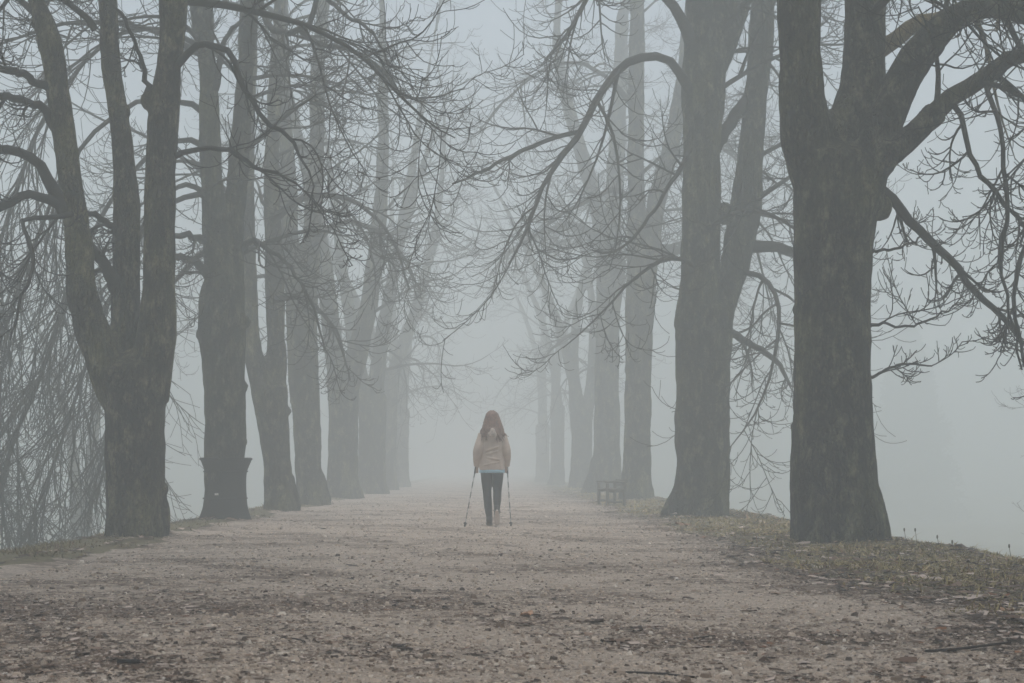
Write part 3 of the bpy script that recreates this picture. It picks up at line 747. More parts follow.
photo_tree(21.6, (226, 521),
    [(226, 521, 34, 0), (225, 505, 34, 0), (225, 470, 37, 0), (225, 412, 39, 0), (223, 370, 41, 0), (222, 340, 46, 0), (222, 310, 47, 0), (224, 285, 42, 0)],
    [[(220, 300, 30, -.1), (217, 250, 27, -.1), (213, 190, 23, -.12), (210, 132, 20, -.15), (208, 80, 19, -.15), (205, 40, 20, -.15), (201, 0, 23, -.15)],
     [(229, 300, 28, .1), (233, 240, 24, .12), (237, 176, 21, .15), (241, 130, 20, .2), (246, 66, 15, .2), (249, 0, 19, .2)]],
    [([(214, 285, 14, -.1), (203, 268, 10, -.3), (190, 260, 8, -.5), (172, 258, 7, -.8), (150, 270, 4, -1)], dict(hang=1.2)),
     ([(212, 245, 11, -.1), (200, 238, 8, -.3), (180, 235, 6, -.6), (150, 245, 4, -1)], dict(hang=1.2)),
     ([(240, 250, 8, .1), (252, 240, 6, 0), (262, 246, 5, -.2), (285, 262, 4, -.5), (310, 300, 3, -.8), (325, 350, 1.5, -1)], dict(dens=.9)),
     ([(250, 20, 8, .1), (258, -20, 8, -.3), (262, 10, 7.5, -.7), (272, 28, 7, -.9), (295, 32, 6.5, -1.2), (312, 18, 6, -1.4), (318, -14, 5, -1.6)], dict(dens=.5, t0=.4)),
     ([(300, 30, 6, -1.2), (325, 46, 5, -1.4), (352, 50, 4.5, -1.6), (380, 68, 4, -1.8), (402, 94, 3, -2), (430, 98, 2, -2.2), (465, 88, 1.2, -2.4)], dict(dens=.8)),
     ([(318, -10, 5, -1.5), (345, 14, 4, -1.8), (370, 30, 3.4, -2.0), (390, 66, 2.2, -2.1)], dict(dens=.9)),
     ([(212, 150, 8, .1), (190, 140, 6, .3), (155, 150, 5, .6), (110, 200, 4.5, .8), (70, 290, 4, .9), (35, 390, 3.4, .9), (0, 480, 3.5, .9), (-20, 540, 2, .9)], dict(dens=1.5, fine=1.1, hang=.9, curl=.1, ang=.42, lf=1.1, t0=.3)),
     ([(214, 200, 8, .0), (190, 195, 6, .5), (155, 215, 5, 1.0), (118, 280, 4.3, 1.2), (85, 370, 3.6, 1.3), (55, 460, 3, 1.3), (20, 545, 2, 1.3)], dict(dens=1.5, fine=1.1, hang=.9, curl=.1, ang=.42, lf=1.1, t0=.3)),
     ([(213, 120, 8, .0), (180, 100, 6, -.3), (130, 105, 5, -.6), (80, 150, 4.3, -.8), (40, 230, 3.6, -.8), (5, 330, 3, -.8), (-25, 450, 2.5, -.8)], dict(dens=1.5, fine=1.1, hang=.9, curl=.1, ang=.42, lf=1.1, t0=.35)),
     ([(216, 250, 7, .2), (195, 260, 5.4, .8), (160, 300, 4.5, 1.5), (130, 370, 3.6, 1.8), (108, 450, 3.5, 1.9), (95, 510, 2, 1.9)], dict(dens=1.4, fine=1.0, hang=.9, curl=.1, ang=.42, lf=1.1, t0=.3)),
     ([(210, 60, 7, -.1), (170, 30, 5, 0), (110, 40, 4.5, .2), (50, 110, 4, .4), (10, 210, 3.4, .5), (-20, 330, 3, .5)], dict(dens=1.4, fine=1.0, hang=.9, curl=.1, ang=.42, lf=1.1, t0=.3)),
     ([(215, 90, 8, -.2), (225, 40, 5, -.5), (240, 22, 4, -.7), (262, 0, 3, -.9)], dict())],
    'mossy tree wrapped at its foot by the flared black sleeve', 202, voxel=0.035, amp=0.011, nb=18, lmax=5.0, zmin=3.4, side=1, reach_path=.7,
    roots=[(1.4, -.02, .1), (4.6, -.05, .1)], extra=[(246, 322, 6, -.1), (204, 330, 6, 0)], height=15)

photo_tree(26.4, (280, 513),
    [(281, 513, 33, 0), (278, 480, 28, 0), (275, 440, 28, 0), (271, 410, 33, 0), (269, 390, 36, 0)],
    [[(264, 400, 22, -.1), (256, 365, 20, -.1), (250, 330, 19, -.1), (248, 270, 17, -.1), (246, 200, 16, -.1), (248, 120, 14, -.1), (252, 40, 12, -.1)],
     [(273, 400, 26, .1), (276, 350, 20, .15), (275, 300, 19, .2), (273, 240, 18, .2), (272, 160, 16, .2), (276, 80, 14, .2), (280, 0, 12, .2)]],
    [([(276, 300, 9, 0), (292, 296, 7, -.3), (310, 302, 5, -.6), (335, 330, 3, -1), (350, 380, 1.5, -1.2)], dict()),
     ([(274, 220, 9, 0), (300, 200, 7, -.5), (330, 195, 6, -1), (360, 205, 4.4, -1.4), (390, 235, 3, -1.7), (410, 290, 1.6, -2)], dict(dens=.9))],
    'leaning tree with a low fork just beyond the flared black sleeve', 203, voxel=0.04, amp=0.011, nb=18, lmax=5.0, zmin=3.8, side=1, reach_path=.65, height=16, fine=.8)

photo_tree(31.5, (312, 503),
    [(312, 503, 31, 0), (309, 480, 27, 0), (307, 430, 27, 0), (304, 380, 30, 0), (302, 340, 30, 0), (301, 310, 31, 0)],
    [[(296, 320, 18, 0), (291, 260, 17, 0), (288, 180, 16, 0), (284, 90, 14, 0), (282, 0, 12, 0)],
     [(307, 320, 20, .1), (311, 250, 18, .1), (316, 160, 16, .2), (318, 70, 14, .2), (324, 0, 12, .2)]],
    [([(310, 250, 8, 0), (335, 225, 6, -.5), (365, 225, 5, -1), (395, 245, 3.6, -1.4), (420, 290, 2, -1.8)], dict())],
    'pale grey straight tree, fourth from the front in the left row', 204, voxel=0.045, amp=0.012, nb=18, lmax=5.0, zmin=4.0, side=1, reach_path=.6, height=17, fine=.7)


def generic_tree(seed, label, n_stems=2, hf=3.2, r0=0.38, height=16.5, nb=20, lmax=4.4, voxel=0.05, hang=1.0, loc=(0, 0, 0), group=GROUP, fine=0.6, zmin=None):
    rng = np.random.default_rng(seed)
    t = thing('bare_tree', loc, label, 'tree', group)
    tp = np.array([(0, 0, -.2, r0 * 1.3), (0, 0, .25, r0 * 1.12), (.02, 0, .8, r0), (.03, .02, hf * .6, r0 * .95), (.02, .0, hf, r0 * 1.05)])
    s = spline(tp, 16); parts = [tubes(s[:, :3], s[:, 3], 18, True)] + flare_parts(np.zeros(3), r0, rng, [(k * 1.3 + rng.uniform(-.3, .3), rng.uniform(.05, .2), r0 * .36) for k in range(5)])
    full = []
    a0 = rng.uniform(0, 6.28)
    for k in range(n_stems):
        a = a0 + k * 6.28 / n_stems + rng.normal(0, .3); sp = rng.uniform(.18, .4)
        C = grow(np.array([[math.cos(a) * r0 * .3, math.sin(a) * r0 * .3, hf - .5]]), np.array([[math.cos(a) * sp, math.sin(a) * sp, 1.0]]), np.array([height * rng.uniform(.85, 1) - hf]), 20, rng, -0.03, .04, .04)[0]
        rr = taper(np.array([r0 * (0.72 if n_stems == 2 else .6)]), np.array([.04]), 20, .9)[0]
        parts.append(tubes(C, rr, 14, True)); full.append((C, rr))
    me = remesh(parts, voxel, 5, .5); displace(me, bark_disp(seed, .013)); link('trunk', me, M_BARK, t)
    auto_boughs(t, full, rng, nb, zmin or hf + .4, lmax, np.zeros(2), 0.8, fine, hang, 1.0, 0)
    return t


def place(t, x, y, rz, sc, label, group=GROUP):
    t.location = (x, y, float(H(x, y))); t.rotation_euler = (0, 0, rz); t.scale = (sc, sc, sc)
    t['label'] = label; t['group'] = group


protos = [generic_tree(301, '', 2, 3.3, .40), generic_tree(302, '', 3, 2.9, .42), generic_tree(303, '', 2, 4.0, .36)]
used = [False] * 3


def copy_of(k):
    if not used[k]:
        used[k] = True; return protos[k]
    return copy_tree(protos[k])


ORD = {5: 'fifth', 6: 'sixth', 7: 'seventh', 8: 'eighth', 9: 'ninth', 10: 'tenth', 11: 'eleventh', 12: 'twelfth'}
rr = random.Random(5)
for i, (px, d, k) in enumerate([(343, 38.5, 0), (371, 45.5, 1), (386, 53, 2), (399, 61, 0)]):
    place(copy_of(k), P(px, 480, d)[0], d, rr.uniform(0, 6.28), rr.uniform(.92, 1.08), f'faded misty tree, {ORD[i + 5]} from the front in the left row')
for i, (px, d, k) in enumerate([(581, 55.7, 1), (557, 68, 2), (543, 80, 0)]):
    place(copy_of(k), P(px, 480, d)[0], d, rr.uniform(0, 6.28), rr.uniform(.92, 1.08), f'faded misty tree, {ORD[i + 5]} from the front in the right row')

# unseen trees added beside and behind the camera to shade the near mist
G0 = 'avenue trees beside and behind the camera'
near = generic_tree(321, '', 3, 3.4,   .40, 15.5, 135, 5.6, .06, .12, group=G0, fine=.9, zmin=6.6)  # crown crowded with boughs above the frame to deepen its shade
for i, (x, y) in enumerate([(4.35, 7.6), (-4.45, 9.4), (4.2, -1.5), (-4.2, 2.0), (4.0, -9.5), (-4.0, -6), (4.1, -18), (-4.1, -15)]):
    place(near if i == 0 else copy_tree(near), x, y, i * 1.37, 1.0, ['tree just outside the right picture edge with limbs over the path', 'tree just outside the left picture edge with limbs over the path'][i % 2] if i < 2 else 'avenue tree behind the camera', G0)

# trees standing lower, down the left bank
G2 = 'trees on the low ground left of the path'
for (x, y, k, sc, lb) in [(-10.9, 30, 2, .62, 'thin pale tree low on the left, seen left of the three-stemmed tree'),
                          (-11.5, 41, 0, .75, 'ghostly tree on low ground between the three-stemmed tree and the sleeve tree'),
                          (-17.5, 36, 1, .8, 'faint tree standing low at the far left picture edge')]:
    place(copy_of(k), x, y, rr.uniform(0, 6.28), sc, lb, G2)
G3 = 'trees on the low ground right of the path'
for (x, y, k, sc, lb) in [(14.6, 30, 1, .78, 'tree low on the right whose branches show beside the broad front tree'),
                          (19.5, 40, 0, .9, 'faint tree low on the right, farther back beyond the verge')]:
    place(copy_of(k), x, y, rr.uniform(0, 6.28), sc, lb, G3)


# faint evergreen down on the right
def evergreen():
    rng = np.random.default_rng(77); x0, y0 = 35.5, 118.0
    t = thing('evergreen_tree', (x0, y0, float(H(x0, y0))), 'faint dense evergreen looming in the mist right of the front tree', 'tree')
    tk = spline(np.array([(0, 0, -.2), (.05, 0, 5), (0, 0, 9.6)]), 10); link('trunk', mesh_np('trunk', *tubes(tk, np.linspace(.22, .03, 10), 10, True)), M_BARKLESS, t)
    n = 14000; zz = rng.random(n) ** 1.3 * 9.3 + .5; R_ = (2.1 * (1 - ((zz - .5) / 9.6) ** 1.6)) * (.85 + .15 * np.sin(zz * 3 + rng.normal(0, 1.2, n)))
    a = rng.uniform(0, 6.28, n); r = R_ * np.sqrt(rng.uniform(.2, 1, n)) * (1 + .15 * np.sin(a * 5 + zz * 2))
    c = np.stack([np.cos(a) * r, np.sin(a) * r, zz - r * .25], 1); s = rng.uniform(.10, .22, n)
    d1 = rng.normal(0, 1, (n, 3)); d1[:, 2] -= .6; d1 /= np.linalg.norm(d1, axis=1, keepdims=True); d2 = np.cross(d1, rng.normal(0, 1, (n, 3))); d2 /= np.linalg.norm(d2, axis=1, keepdims=True)
    V = np.stack([c - d1 * s[:, None], c + d2 * s[:, None] * .4, c + d1 * s[:, None], c - d2 * s[:, None] * .4], 1).reshape(-1, 3)
    colr = np.array([.05, .062, .035]) * rng.uniform(.5, 1.3, (n, 1))
    t.scale = (2.0, 2.0, 1.75)
    link('crown', mesh_np('crown', V, np.arange(n * 4).reshape(-1, 4), None, np.repeat(colr, 4, 0), False), M_GRASS, t)


evergreen()


# ------------------------------------------------------------------ flared sleeve round the second left tree
def sleeve():
    D = 21.6; x0 = P(225, 510, D)[0]; z0 = float(H(x0, D))
    t = thing('trunk_guard', (x0, D, z0), 'flared black mesh sleeve wrapped round the foot of a tree', 'trunk guard'); t.scale = (.93, .93, 1)
    m = plain('black_mesh', (0.009, 0.009, 0.010), .7, .3, 20)
    prof = [(-.03, .415), (.05, .39), (.15, .355), (.3, .335), (.5, .322), (.66, .325), (.74, .345), (.82, .378), (.885, .405)]
    k = 88; a = np.arange(k) * 2 * math.pi / k; rib = 1 + .018 * (np.arange(k) % 2) + .012 * np.sin(a * 5)
    def ring(r, z): return np.stack([np.cos(a) * r * rib, np.sin(a) * r * rib * .97, np.full(k, z)], 1)
    pr = spline(np.array([(r, 0, z) for z, r in prof]), 22)
    V = [ring(r, z) for r, _, z in pr] + [ring(r - .018, z) for r, _, z in pr[::-1]]
    n = len(V); V = np.vstack(V)
    Q = np.array([(i * k + j, i * k + (j + 1) % k, ((i + 1) % n) * k + (j + 1) % k, ((i + 1) % n) * k + j) for i in range(n) for j in range(k)])
    link('sleeve', mesh_np('sleeve', V, Q), m, t)
    for nm, zz, r, th in (('rim', .888, .405, .02), ('hoop', .70, .35, .010), ('hoop', .30, .352, .009)):
        aa = np.linspace(0, 2 * math.pi, 49); pts = np.stack([np.cos(aa) * r, np.sin(aa) * r * .97, np.full(49, zz)], 1)
        V, Q, T = tubes(pts, np.full(49, th), 8)
        link(nm, mesh_np(nm, V, Q), m, t)
    tagm = plain('white_tag', (.75, .74, .70), .6, .05)
    tg = merge([box((-.075, -.352, .365), (.062, .008, .03), 0.2, .004), box((-.075, -.345, .372), (.012, .02, .012), .2)])
    link('tag', mesh_np('tag', *tg, smooth=False), tagm, t)


sleeve()


# ------------------------------------------------------------------ bench
def bench():
    x0, y0 = 2.76, 31.4; z0 = float(H(x0, y0))
    t = thing('park_bench', (x0, y0, z0), 'weathered low wooden bench facing the path beside the right-hand trees', 'bench', rz=0.05); t.scale = (.85, 1, .84)
    wood = plain('weathered_wood', (.15, .135, .115), .85, .3, 18)
    sl = merge([box((-.17 + k * .115, 0, .42), (.10, 1.7, .035), 0, .006) for k in range(4)]); link('seat', mesh_np('seat', *sl), wood, t)
    br = merge([box((.27 + k * .02, 0, .52 + k * .105), (.032, 1.7, .09), 0, .006) for k in range(2)]); link('backrest', mesh_np('backrest', *br), wood, t)
    for yy_ in (-.72, .72):
        f = link('frame', mesh_np('frame', *merge([box((.02, yy_, .375), (.44, .06, .055), 0, .008), box((.0, yy_, .10), (.36, .05, .05), 0, .008)])), wood, t)
        for xx, hh in ((-.19, .60), (.235, .62)):
            link('leg', mesh_np('leg', *box((xx, yy_, hh / 2 - .03), (.075, .085, hh), 0, .01)), wood, t)
        link('armrest', mesh_np('armrest', *box((.02, yy_, .605), (.54, .095, .045), 0, .012)), wood, t)


bench()


# ------------------------------------------------------------------ the walker
def walker():
    D = 20.4; x0 = P(492, 500, D)[0]; z0 = float(H(x0, D)) + 0.012
    t = thing('person', (x0, D, z0), 'woman in beige jacket and dark leggings walking away with two poles', 'person'); t.scale = (.97, .97, .97)
    tube = lambda pts, rad, n=14, k=14: tubes(spline(np.array(pts), n), np.interp(np.linspace(0, 1, n), np.linspace(0, 1, len(rad)), rad), k, True)
    skin = plain('skin', (.52, .34, .26), .55, .05)
    SL, EL, WL = (-.142, .0, 1.325), (-.212, -.06, 1.08), (-.225, .05, .87)
    SR, ER, WR = (.142, .0, 1.325), (.212, -.02, 1.08), (.215, .10, .87)
    legL = [(-.085, .01, .90), (-.075, .045, .49), (-.035, .0, .09)]
    legR = [(.082, -.01, .90), (.078, .0, .50), (.07, -.27, .235)]
    parts = [loft([(0, 0, .82, .13, .09), (0, 0, .92, .155, .105), (0, 0, 1.05, .125, .088), (0, .0, 1.2, .14, .098), (0, 0, 1.30, .14, .09), (0, 0, 1.38, .09, .07), (0, .01, 1.43, .055, .055)]),
             tube([(0, .005, 1.38), (0, .02, 1.45), (0, .03, 1.5)], [.056, .05, .055]),
             ellipsoid((0, .035, 1.565), (.074, .094, .108)), ellipsoid((0, .07, 1.515), (.05, .058, .06)),
             ellipsoid((0, .135, 1.553), (.013, .018, .02)), ellipsoid((0, .125, 1.513), (.024, .01, .011)),
             ellipsoid((-.075, .03, 1.555), (.01, .018, .03)), ellipsoid((.075, .03, 1.555), (.01, .018, .03)),
             tube(legL, [.082, .055, .036]), tube(legR, [.082, .055, .036]),
             tube([(-.035, -.03, .06), (-.04, .12, .035)], [.035, .028]), tube([(.07, -.285, .20), (.072, -.21, .07)], [.034, .028])]
    for S, E, W, sg in ((SL, EL, WL, -1), (SR, ER, WR, 1)):
        parts += [tube([S, E, W], [.048, .036, .026])]
        hx, hy, hz = W[0], W[1] + .03, W[2] - .06
        parts += [ellipsoid((hx, hy, hz), (.02, .034, .046), tilt=-.5)]
        for k in range(4):   # fingers curled round the grip
            oy = hy + .012; oz = hz + .022 - k * .019; ln = (.9, 1, .95, .8)[k]
            pts = [(hx + sg * .012, oy, oz), (hx + sg * .020, oy + .032 * ln, oz - .006), (hx - sg * .004, oy + .047 * ln, oz - .01), (hx - sg * .024, oy + .030, oz - .01)]
            parts += [tube(pts, [.0095, .009, .0085, .007], 8, 8)]
        parts += [tube([(hx - sg * .008, hy - .01, hz + .03), (hx - sg * .022, hy + .012, hz + .028), (hx - sg * .012, hy + .036, hz + .024)], [.011, .0095, .008], 8, 8)]
    body = link('body', remesh(parts, .007, 3, .5), skin, t)
    eye = plain('eye_white', (.7, .68, .65), .3, .02)
    for sx in (-.03, .03):
        link('eye', mesh_np('eye', *ellipsoid((sx, .112, 1.572), (.012, .012, .009), 10, 6)), eye, body)
    # clothing
    jm, nt, b = new_mat('jacket_cloth')
    n = tex_noise(nt, mapping(nt, (1, 1, 1)), 14, 4); nt.links.new(ramp(nt, n, [(.3, (.56, .445, .375)), (.7, (.70, .575, .49))]), b.inputs['Base Color'])
    jk = [loft([(0, -.005, .80, .185, .125), (0, -.008, .86, .188, .13), (0, -.008, .95, .178, .125), (0, -.005, 1.07, .165, .118), (0, -.008, 1.2, .172, .124), (0, -.008, 1.28, .168, .118), (0, 0, 1.35, .125, .10), (0, .01, 1.42, .07, .07)])]
    for S, E, W in ((SL, EL, WL), (SR, ER, WR)):
        jk += [tube([S, E, W], [.068, .068, .05])]
    # folds
    for z, dx, a in ((.90, .0, .12), (.97, .03, -.1), (1.05, -.03, .15), (1.12, .02, .2)):
        jk += [tube([(-.12 + dx, -.122, z - a * .2), (dx, -.136, z), (.12 + dx, -.12, z + a * .2)], [.006, .012, .006], 10, 8)]
    jo = link('jacket', remesh(jk, .009, 3, .5), jm, t)
    me = jo.data; displace(me, lambda c: .006 * mnoise.noise(Vector((c[0] * 12, c[1] * 12, c[2] * 9))))
    link('shirt_hem', mesh_np('shirt_hem', *loft([(0, -.005, .762, .186, .124), (0, -.005, .78, .190, .128), (0, -.005, .812, .184, .124)], 32)), plain('blue_hem', (.36, .58, .70), .8, .1), t)
    hood = remesh([ellipsoid((0, -.115, 1.375), (.085, .05, .075)), ellipsoid((0, -.14, 1.33), (.06, .035, .05))], .009, 2)
    hd = link('hood', hood, jm, jo)
    link('hood_lining', remesh([ellipsoid((.006, -.168, 1.358), (.045, .03, .062)), ellipsoid((-.03, -.16, 1.325), (.035, .028, .04)), ellipsoid((.035, -.16, 1.32), (.035, .028, .04))], .008, 1), plain('cream_fleece', (.60, .50, .44), .95, .3, 40), hd)
    hm = plain('auburn_hair', (.24, .135, .10), .5, .5, 40, spec=.4)
    rngh = np.random.default_rng(4)
    hp = [ellipsoid((0, .005, 1.575), (.086, .106, .106)), ellipsoid((0, -.05, 1.50), (.098, .075, .09)), ellipsoid((-.10, -.07, 1.40), (.05, .06, .12), tilt=-.1), ellipsoid((.105, -.07, 1.40), (.05, .06, .12), tilt=-.1)]
    for k in range(90):
        ph = rngh.uniform(-1.45, 1.45); sx = math.sin(ph); cy = -math.cos(ph); wv_ = rngh.normal(0, .016, 4)
        low = 1.27 + rngh.uniform(-.07, .09) + (.15 if abs(sx) < .38 else 0)
        hp += [tube([(sx * .025, .01 + cy * .02, 1.672 + wv_[3] * .2), (sx * .078, cy * .085, 1.635), (sx * .090 + wv_[0] * .5, cy * .106, 1.57), (sx * .112 + wv_[0], -.01 + cy * .12, 1.47), (sx * .142 + wv_[1] * 1.3, -.02 + cy * .135, 1.37), (sx * .165 + wv_[2] * 2.2, -.02 + cy * .14, min(low, 1.34 if abs(sx) >= .38 else 1.42))], [.010, .015, .015, .012, .005], 12, 6)]
    hp += [tube([(.11, -.06, 1.44), (.145, -.08, 1.36), (.17, -.07, 1.32)], [.02, .022, .012], 8, 8)]
    link('hair', remesh(hp, .006, 0), hm, t)
    lm = plain('dark_leggings', (.009, .009, .011), .8, .25, 25)
    lg = [loft([(0, 0, .76, .165, .108), (0, -.005, .86, .172, .125), (0, 0, .94, .16, .11)]),
          tube([(-.083, 0, .84), (-.078, .03, .66), (-.072, .045, .49), (-.058, .005, .30), (-.037, 0, .10)], [.094, .083, .062, .062, .044]),
          tube([(.083, -.005, .84), (.08, .0, .66), (.078, .0, .50), (.075, -.15, .37), (.07, -.262, .25)], [.094, .083, .062, .062, .044])]
    link('leggings', remesh(lg, .009, 3, .5), lm, t)
    sm = plain('shoe_upper', (.05, .045, .045), .7, .3, 30); so = plain('pale_sole', (.62, .52, .45), .8, .12, 40)
    s1 = link('shoe', remesh([tube([(-.037, -.055, .065), (-.038, .03, .065), (-.045, .165, .045)], [.046, .047, .036]), tube([(-.037, -.01, .08), (-.037, .0, .14)], [.046, .047])], .008, 2), sm, t)
    link('sole', mesh_np('sole', *merge([box((-.04, .05, .015), (.088, .27, .03), 0.04, .012)])), sm, s1)
    # trailing shoe: toe on the ground, heel up, sole towards the camera
    s2 = link('shoe', remesh([tube([(.07, -.285, .225), (.071, -.235, .13), (.073, -.185, .045)], [.043, .044, .034]), tube([(.07, -.27, .23), (.07, -.25, .28)], [.044, .047])], .008, 2), sm, t)
    a = np.linspace(0, 2 * math.pi, 20, endpoint=False)
    outline = np.stack([np.cos(a) * (.040 + .006 * np.sin(a)), np.sin(a) * .128], 1)
    ax = np.array([.003, .11, -.205]); ax /= np.linalg.norm(ax); nx = np.array([1.0, 0, 0]); nz = np.cross(nx, ax)
    c = np.array([.072, -.262, .122])
    if nz[1] > 0: nz = -nz
    V = np.array([c + nx * p[0] + ax * p[1] + nz * h for h in (-.004, .022) for p in outline] + [c - nz * .004, c + nz * .022])
    Q = [(j, (j + 1) % 20, 20 + (j + 1) % 20, 20 + j) for j in range(20)]; T = [(40, (j + 1) % 20, j) for j in range(20)] + [(41, 20 + j, 20 + (j + 1) % 20) for j in range(20)]
    link('sole', mesh_np('sole', V, np.array(Q), np.array(T), smooth=False), so, s2)

    pm, nt, b = new_mat('pole_shaft'); wv = node(nt, 'ShaderNodeTexWave', bands_direction='Z'); wv.inputs['Scale'].default_value = 2.2; wv.inputs['Distortion'].default_value = 0
    nt.links.new(mapping(nt, (1, 1, 1)), wv.inputs['Vector']); nt.links.new(ramp(nt, wv.outputs['Fac'], [(.6, (.05, .05, .055)), (.66, (.5, .5, .5))]), b.inputs['Base Color']); b.inputs['Roughness'].default_value = .4
    rub = plain('black_rubber', (.02, .02, .02), .8)
    for W, tip, lb in ((WL, (-.385, -.32, 0.0), "thin walking pole in the woman's left hand, slanting outward"), (WR, (.268, -.26, 0.0), "thin walking pole in the woman's right hand, nearly upright")):
        top = np.array([W[0], W[1] + .062, W[2] - .005]); tp = np.array(tip) - np.array([0, 0, .014]); d = top - tp; d /= np.linalg.norm(d)
        w = np.array([x0, D, z0]); t0 = w + np.array(tip)
        p = thing('walking_pole', t0, lb, 'walking pole', 'pair of walking poles')
        loc = lambda q: np.array(q) - np.array(tip)
        seg = lambda A, B, ra, rb, k=10: mesh_np('s', *tubes(np.array([loc(A), loc((A + B) / 2), loc(B)]), np.array([ra, (ra + rb) / 2, rb]), k, True))
        link('shaft', seg(tp + d * .03, top - d * .14, .0065, .0085), pm, p)
        link('grip', seg(top - d * .15, top + d * .035, .013, .016), rub, p)
        link('tip', seg(tp, tp + d * .05, .012, .016), rub, p)
        link('basket', seg(tp + d * .055, tp + d * .065, .026, .02, 14), rub, p)
        stp = [loc(top + d * .02), loc(top + d * .0 + np.array([0, -.05, .012])), loc(top + np.array([0, -.072, -.02])), loc(top - d * .05 + np.array([0, -.03, 0]))]
        link('wrist_strap', mesh_np('strap', *tubes(spline(np.array(stp), 10), np.full(10, .005), 6, True)), rub, p)


walker()

# ------------------------------------------------------------------ single leaves and sticks on the ground
M_OR = plain('orange_leaf', (.62, .36, .22), .7, .25, 60); M_RD = plain('rust_leaf', (.34, .10, .05), .7, .25, 60)
M_STICK = plain('wet_stick', (.022, .017, .015), .6, .3, 30)
def ground_hit(px, py):
    p = P(px, py, 10.0) - CAM; s = 1.0
    y_ = (-CAM[2] / p[2]) * 10.0
    for _ in range(4):
        q = P(px, py, y_); zt = float(H(q[0], q[1])); y_ = 10.0 * (zt - CAM[2]) / p[2]
    return P(px, py, y_)
for px, py, sc, m, lb in ((527, 617, .055, M_OR, 'pale orange fallen leaf lying alone in the middle of the path'), (1000, 598, .06, M_RD, 'rust red curled leaf in the grass at the right edge'),
                          (1008, 613, .045, M_OR, 'small orange leaf on the path below the rust red leaf'), (926, 570, .045, M_RD, 'reddish leaf on the verge right of the front tree foot')):
    g = ground_hit(px, py)
    a = np.linspace(0, 2 * math.pi, 14, endpoint=False); r = sc * (1 + .25 * np.sin(a * 3) + .1 * np.sin(a * 7))
    top = np.stack([np.cos(a) * r, np.sin(a) * r * .6, .014 + .3 * sc * np.cos(a) ** 2 + .006 * np.sin(a * 5)], 1)
    V = np.vstack([top, top - [0, 0, .002], [[0, 0, .012]], [[0, 0, .010]]])
    T = [(28, j, (j + 1) % 14) for j in range(14)] + [(29, 14 + (j + 1) % 14, 14 + j) for j in range(14)]
    Q = [(14 + j, 14 + (j + 1) % 14, (j + 1) % 14, j) for j in range(14)]
    o = link('fallen_leaf', mesh_np('fallen_leaf', V, np.array(Q), np.array(T)), m); o.location = tuple(g); o.rotation_euler = (0, 0, px * .7)
    tag(o, lb, 'leaf', 'coloured fallen leaves')
for px, py, L, rz, th, lb in ((970, 652, .45, .25, .009, 'dark wet stick lying at the lower right corner of the path'), (655, 674, .34, .15, .008, 'thin dark twig on the path near the bottom edge, right of centre'),
                              (137, 665, .16, -.1, .012, 'short black twig on the path near the bottom left'), (700, 640, .2, .5, .006, 'small thin twig on the path below the twin-stemmed tree'),
                              (300, 640, .22, -.3, .006, 'thin twig lying on the path, left of centre')):
    g = ground_hit(px, py); r_ = np.random.default_rng(px)
    s = grow(np.array([[-L / 2, 0, th]]), np.array([[1.0, 0, 0]]), np.array([L]), 9, r_, 0, 0, .12)[0]; s[:, 2] = th + np.abs(s[:, 2] - th) * .2
    b2 = grow(s[4:5].copy(), np.array([[.8, .6, .1]]), np.array([L * .35]), 6, r_, 0, 0, .1)[0]; b2[:, 2] = th * .8
    V, Q, T = merge([tubes(s, np.linspace(th, th * .5, 9), 7, True), tubes(b2, np.linspace(th * .5, th * .3, 6), 6, True)])
    o = link('fallen_twig', mesh_np('fallen_twig', V, Q, T), M_STICK); o.location = tuple(g); o.rotation_euler = (0, 0, rz)
    tag(o, lb, 'twig', 'fallen twigs on the path')

# ------------------------------------------------------------------ haze
HAZE_DENSITY = 0.0285
hz = bpy.data.meshes.new('haze')
V, Q, _ = box((0, 115, 10), (400, 380, 30))
hz.from_pydata(V.tolist(), [], Q.tolist()); hz.update()
hm = bpy.data.materials.new('mist'); hm.use_nodes = True; nt = hm.node_tree; nt.nodes.clear()
out = node(nt, 'ShaderNodeOutputMaterial'); pvn = node(nt, 'ShaderNodeVolumePrincipled')
pvn.inputs['Color'].default_value = (.930, .983, .985, 1); pvn.inputs['Density'].default_value = HAZE_DENSITY; pvn.inputs['Anisotropy'].default_value = 0.0
nt.links.new(pvn.outputs[0], out.inputs['Volume'])
o = link('haze', hz, hm); tag(o, 'thick grey mist filling the avenue and fading the far trees', 'mist', kind='stuff')

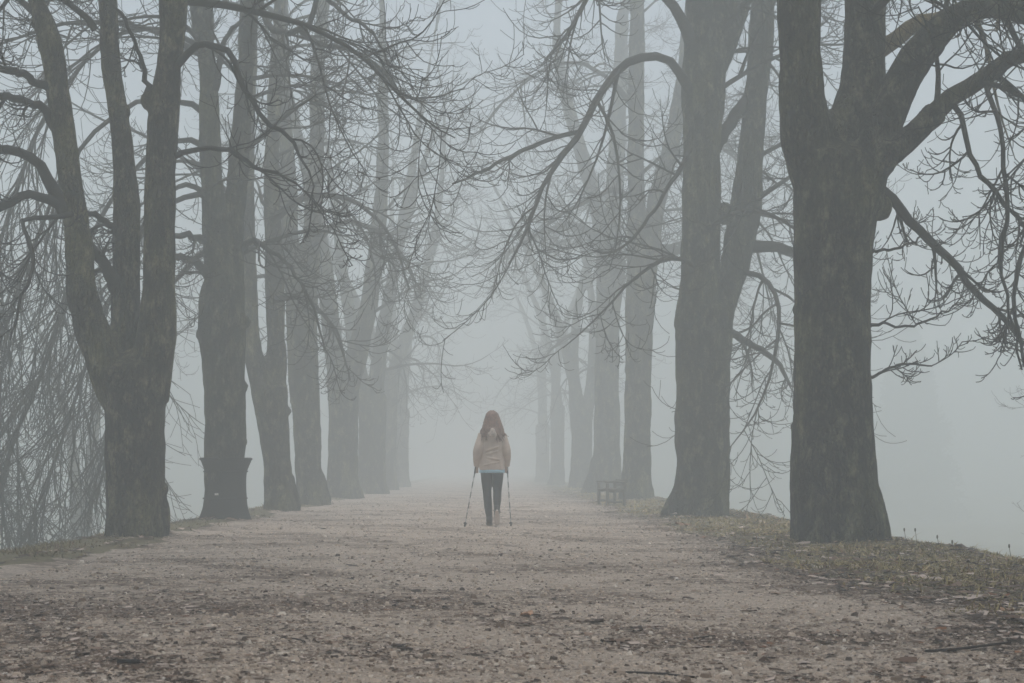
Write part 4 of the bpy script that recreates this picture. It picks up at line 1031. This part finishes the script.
# ------------------------------------------------------------------ light
world = bpy.data.worlds.new('World'); scene.world = world; world.use_nodes = True
nt = world.node_tree; bg = nt.nodes['Background']
sky = node(nt, 'ShaderNodeTexSky', sky_type='NISHITA'); sky.sun_disc = False
SUN_EL, SUN_AZ = R(80), R(150)
sky.sun_elevation = SUN_EL; sky.sun_rotation = SUN_AZ; sky.dust_density = 2.0; sky.air_density = 1.0; sky.ozone_density = 1.0
hsv = node(nt, 'ShaderNodeHueSaturation'); hsv.inputs['Saturation'].default_value = 0.62
nt.links.new(sky.outputs[0], hsv.inputs['Color']); nt.links.new(hsv.outputs[0], bg.inputs['Color']); bg.inputs['Strength'].default_value = 0.12
sd = bpy.data.lights.new('sun', 'SUN'); sd.energy = 1.5; sd.angle = R(40); sd.color = (1, .97, .90)
so = bpy.data.objects.new('sun', sd); COL.objects.link(so)
sdir = Vector((math.sin(SUN_AZ) * math.cos(SUN_EL), math.cos(SUN_AZ) * math.cos(SUN_EL), math.sin(SUN_EL)))
so.rotation_euler = sdir.to_track_quat('Z', 'Y').to_euler(); so.location = (0, 60, 60)

# ------------------------------------------------------------------ camera and render settings
cd = bpy.data.cameras.new('camera'); cam = bpy.data.objects.new('camera', cd); COL.objects.link(cam)
cd.sensor_width = 36; cd.lens = 36 * F_PX / 1024; cd.clip_end = 2000; cd.clip_start = 0.05
cam.location = tuple(CAM); cam.rotation_euler = (math.pi / 2 + PITCH, 0, -YAW)
cd.dof.use_dof = True; cd.dof.focus_distance = 19; cd.dof.aperture_fstop = 8
scene.camera = cam
vs = scene.view_settings; vs.view_transform = 'Standard'; vs.look = 'None'; vs.exposure = 0.92; vs.gamma = 1.0; vs.use_curve_mapping = False
cy = scene.cycles
cy.use_denoising = True; cy.denoiser = 'OPENIMAGEDENOISE'; cy.max_bounces = 6; cy.diffuse_bounces = 3; cy.volume_bounces = 3; cy.use_adaptive_sampling = False
cy.transparent_max_bounces = 8; cy.caustics_reflective = False; cy.caustics_refractive = False; cy.sample_clamp_indirect = 8
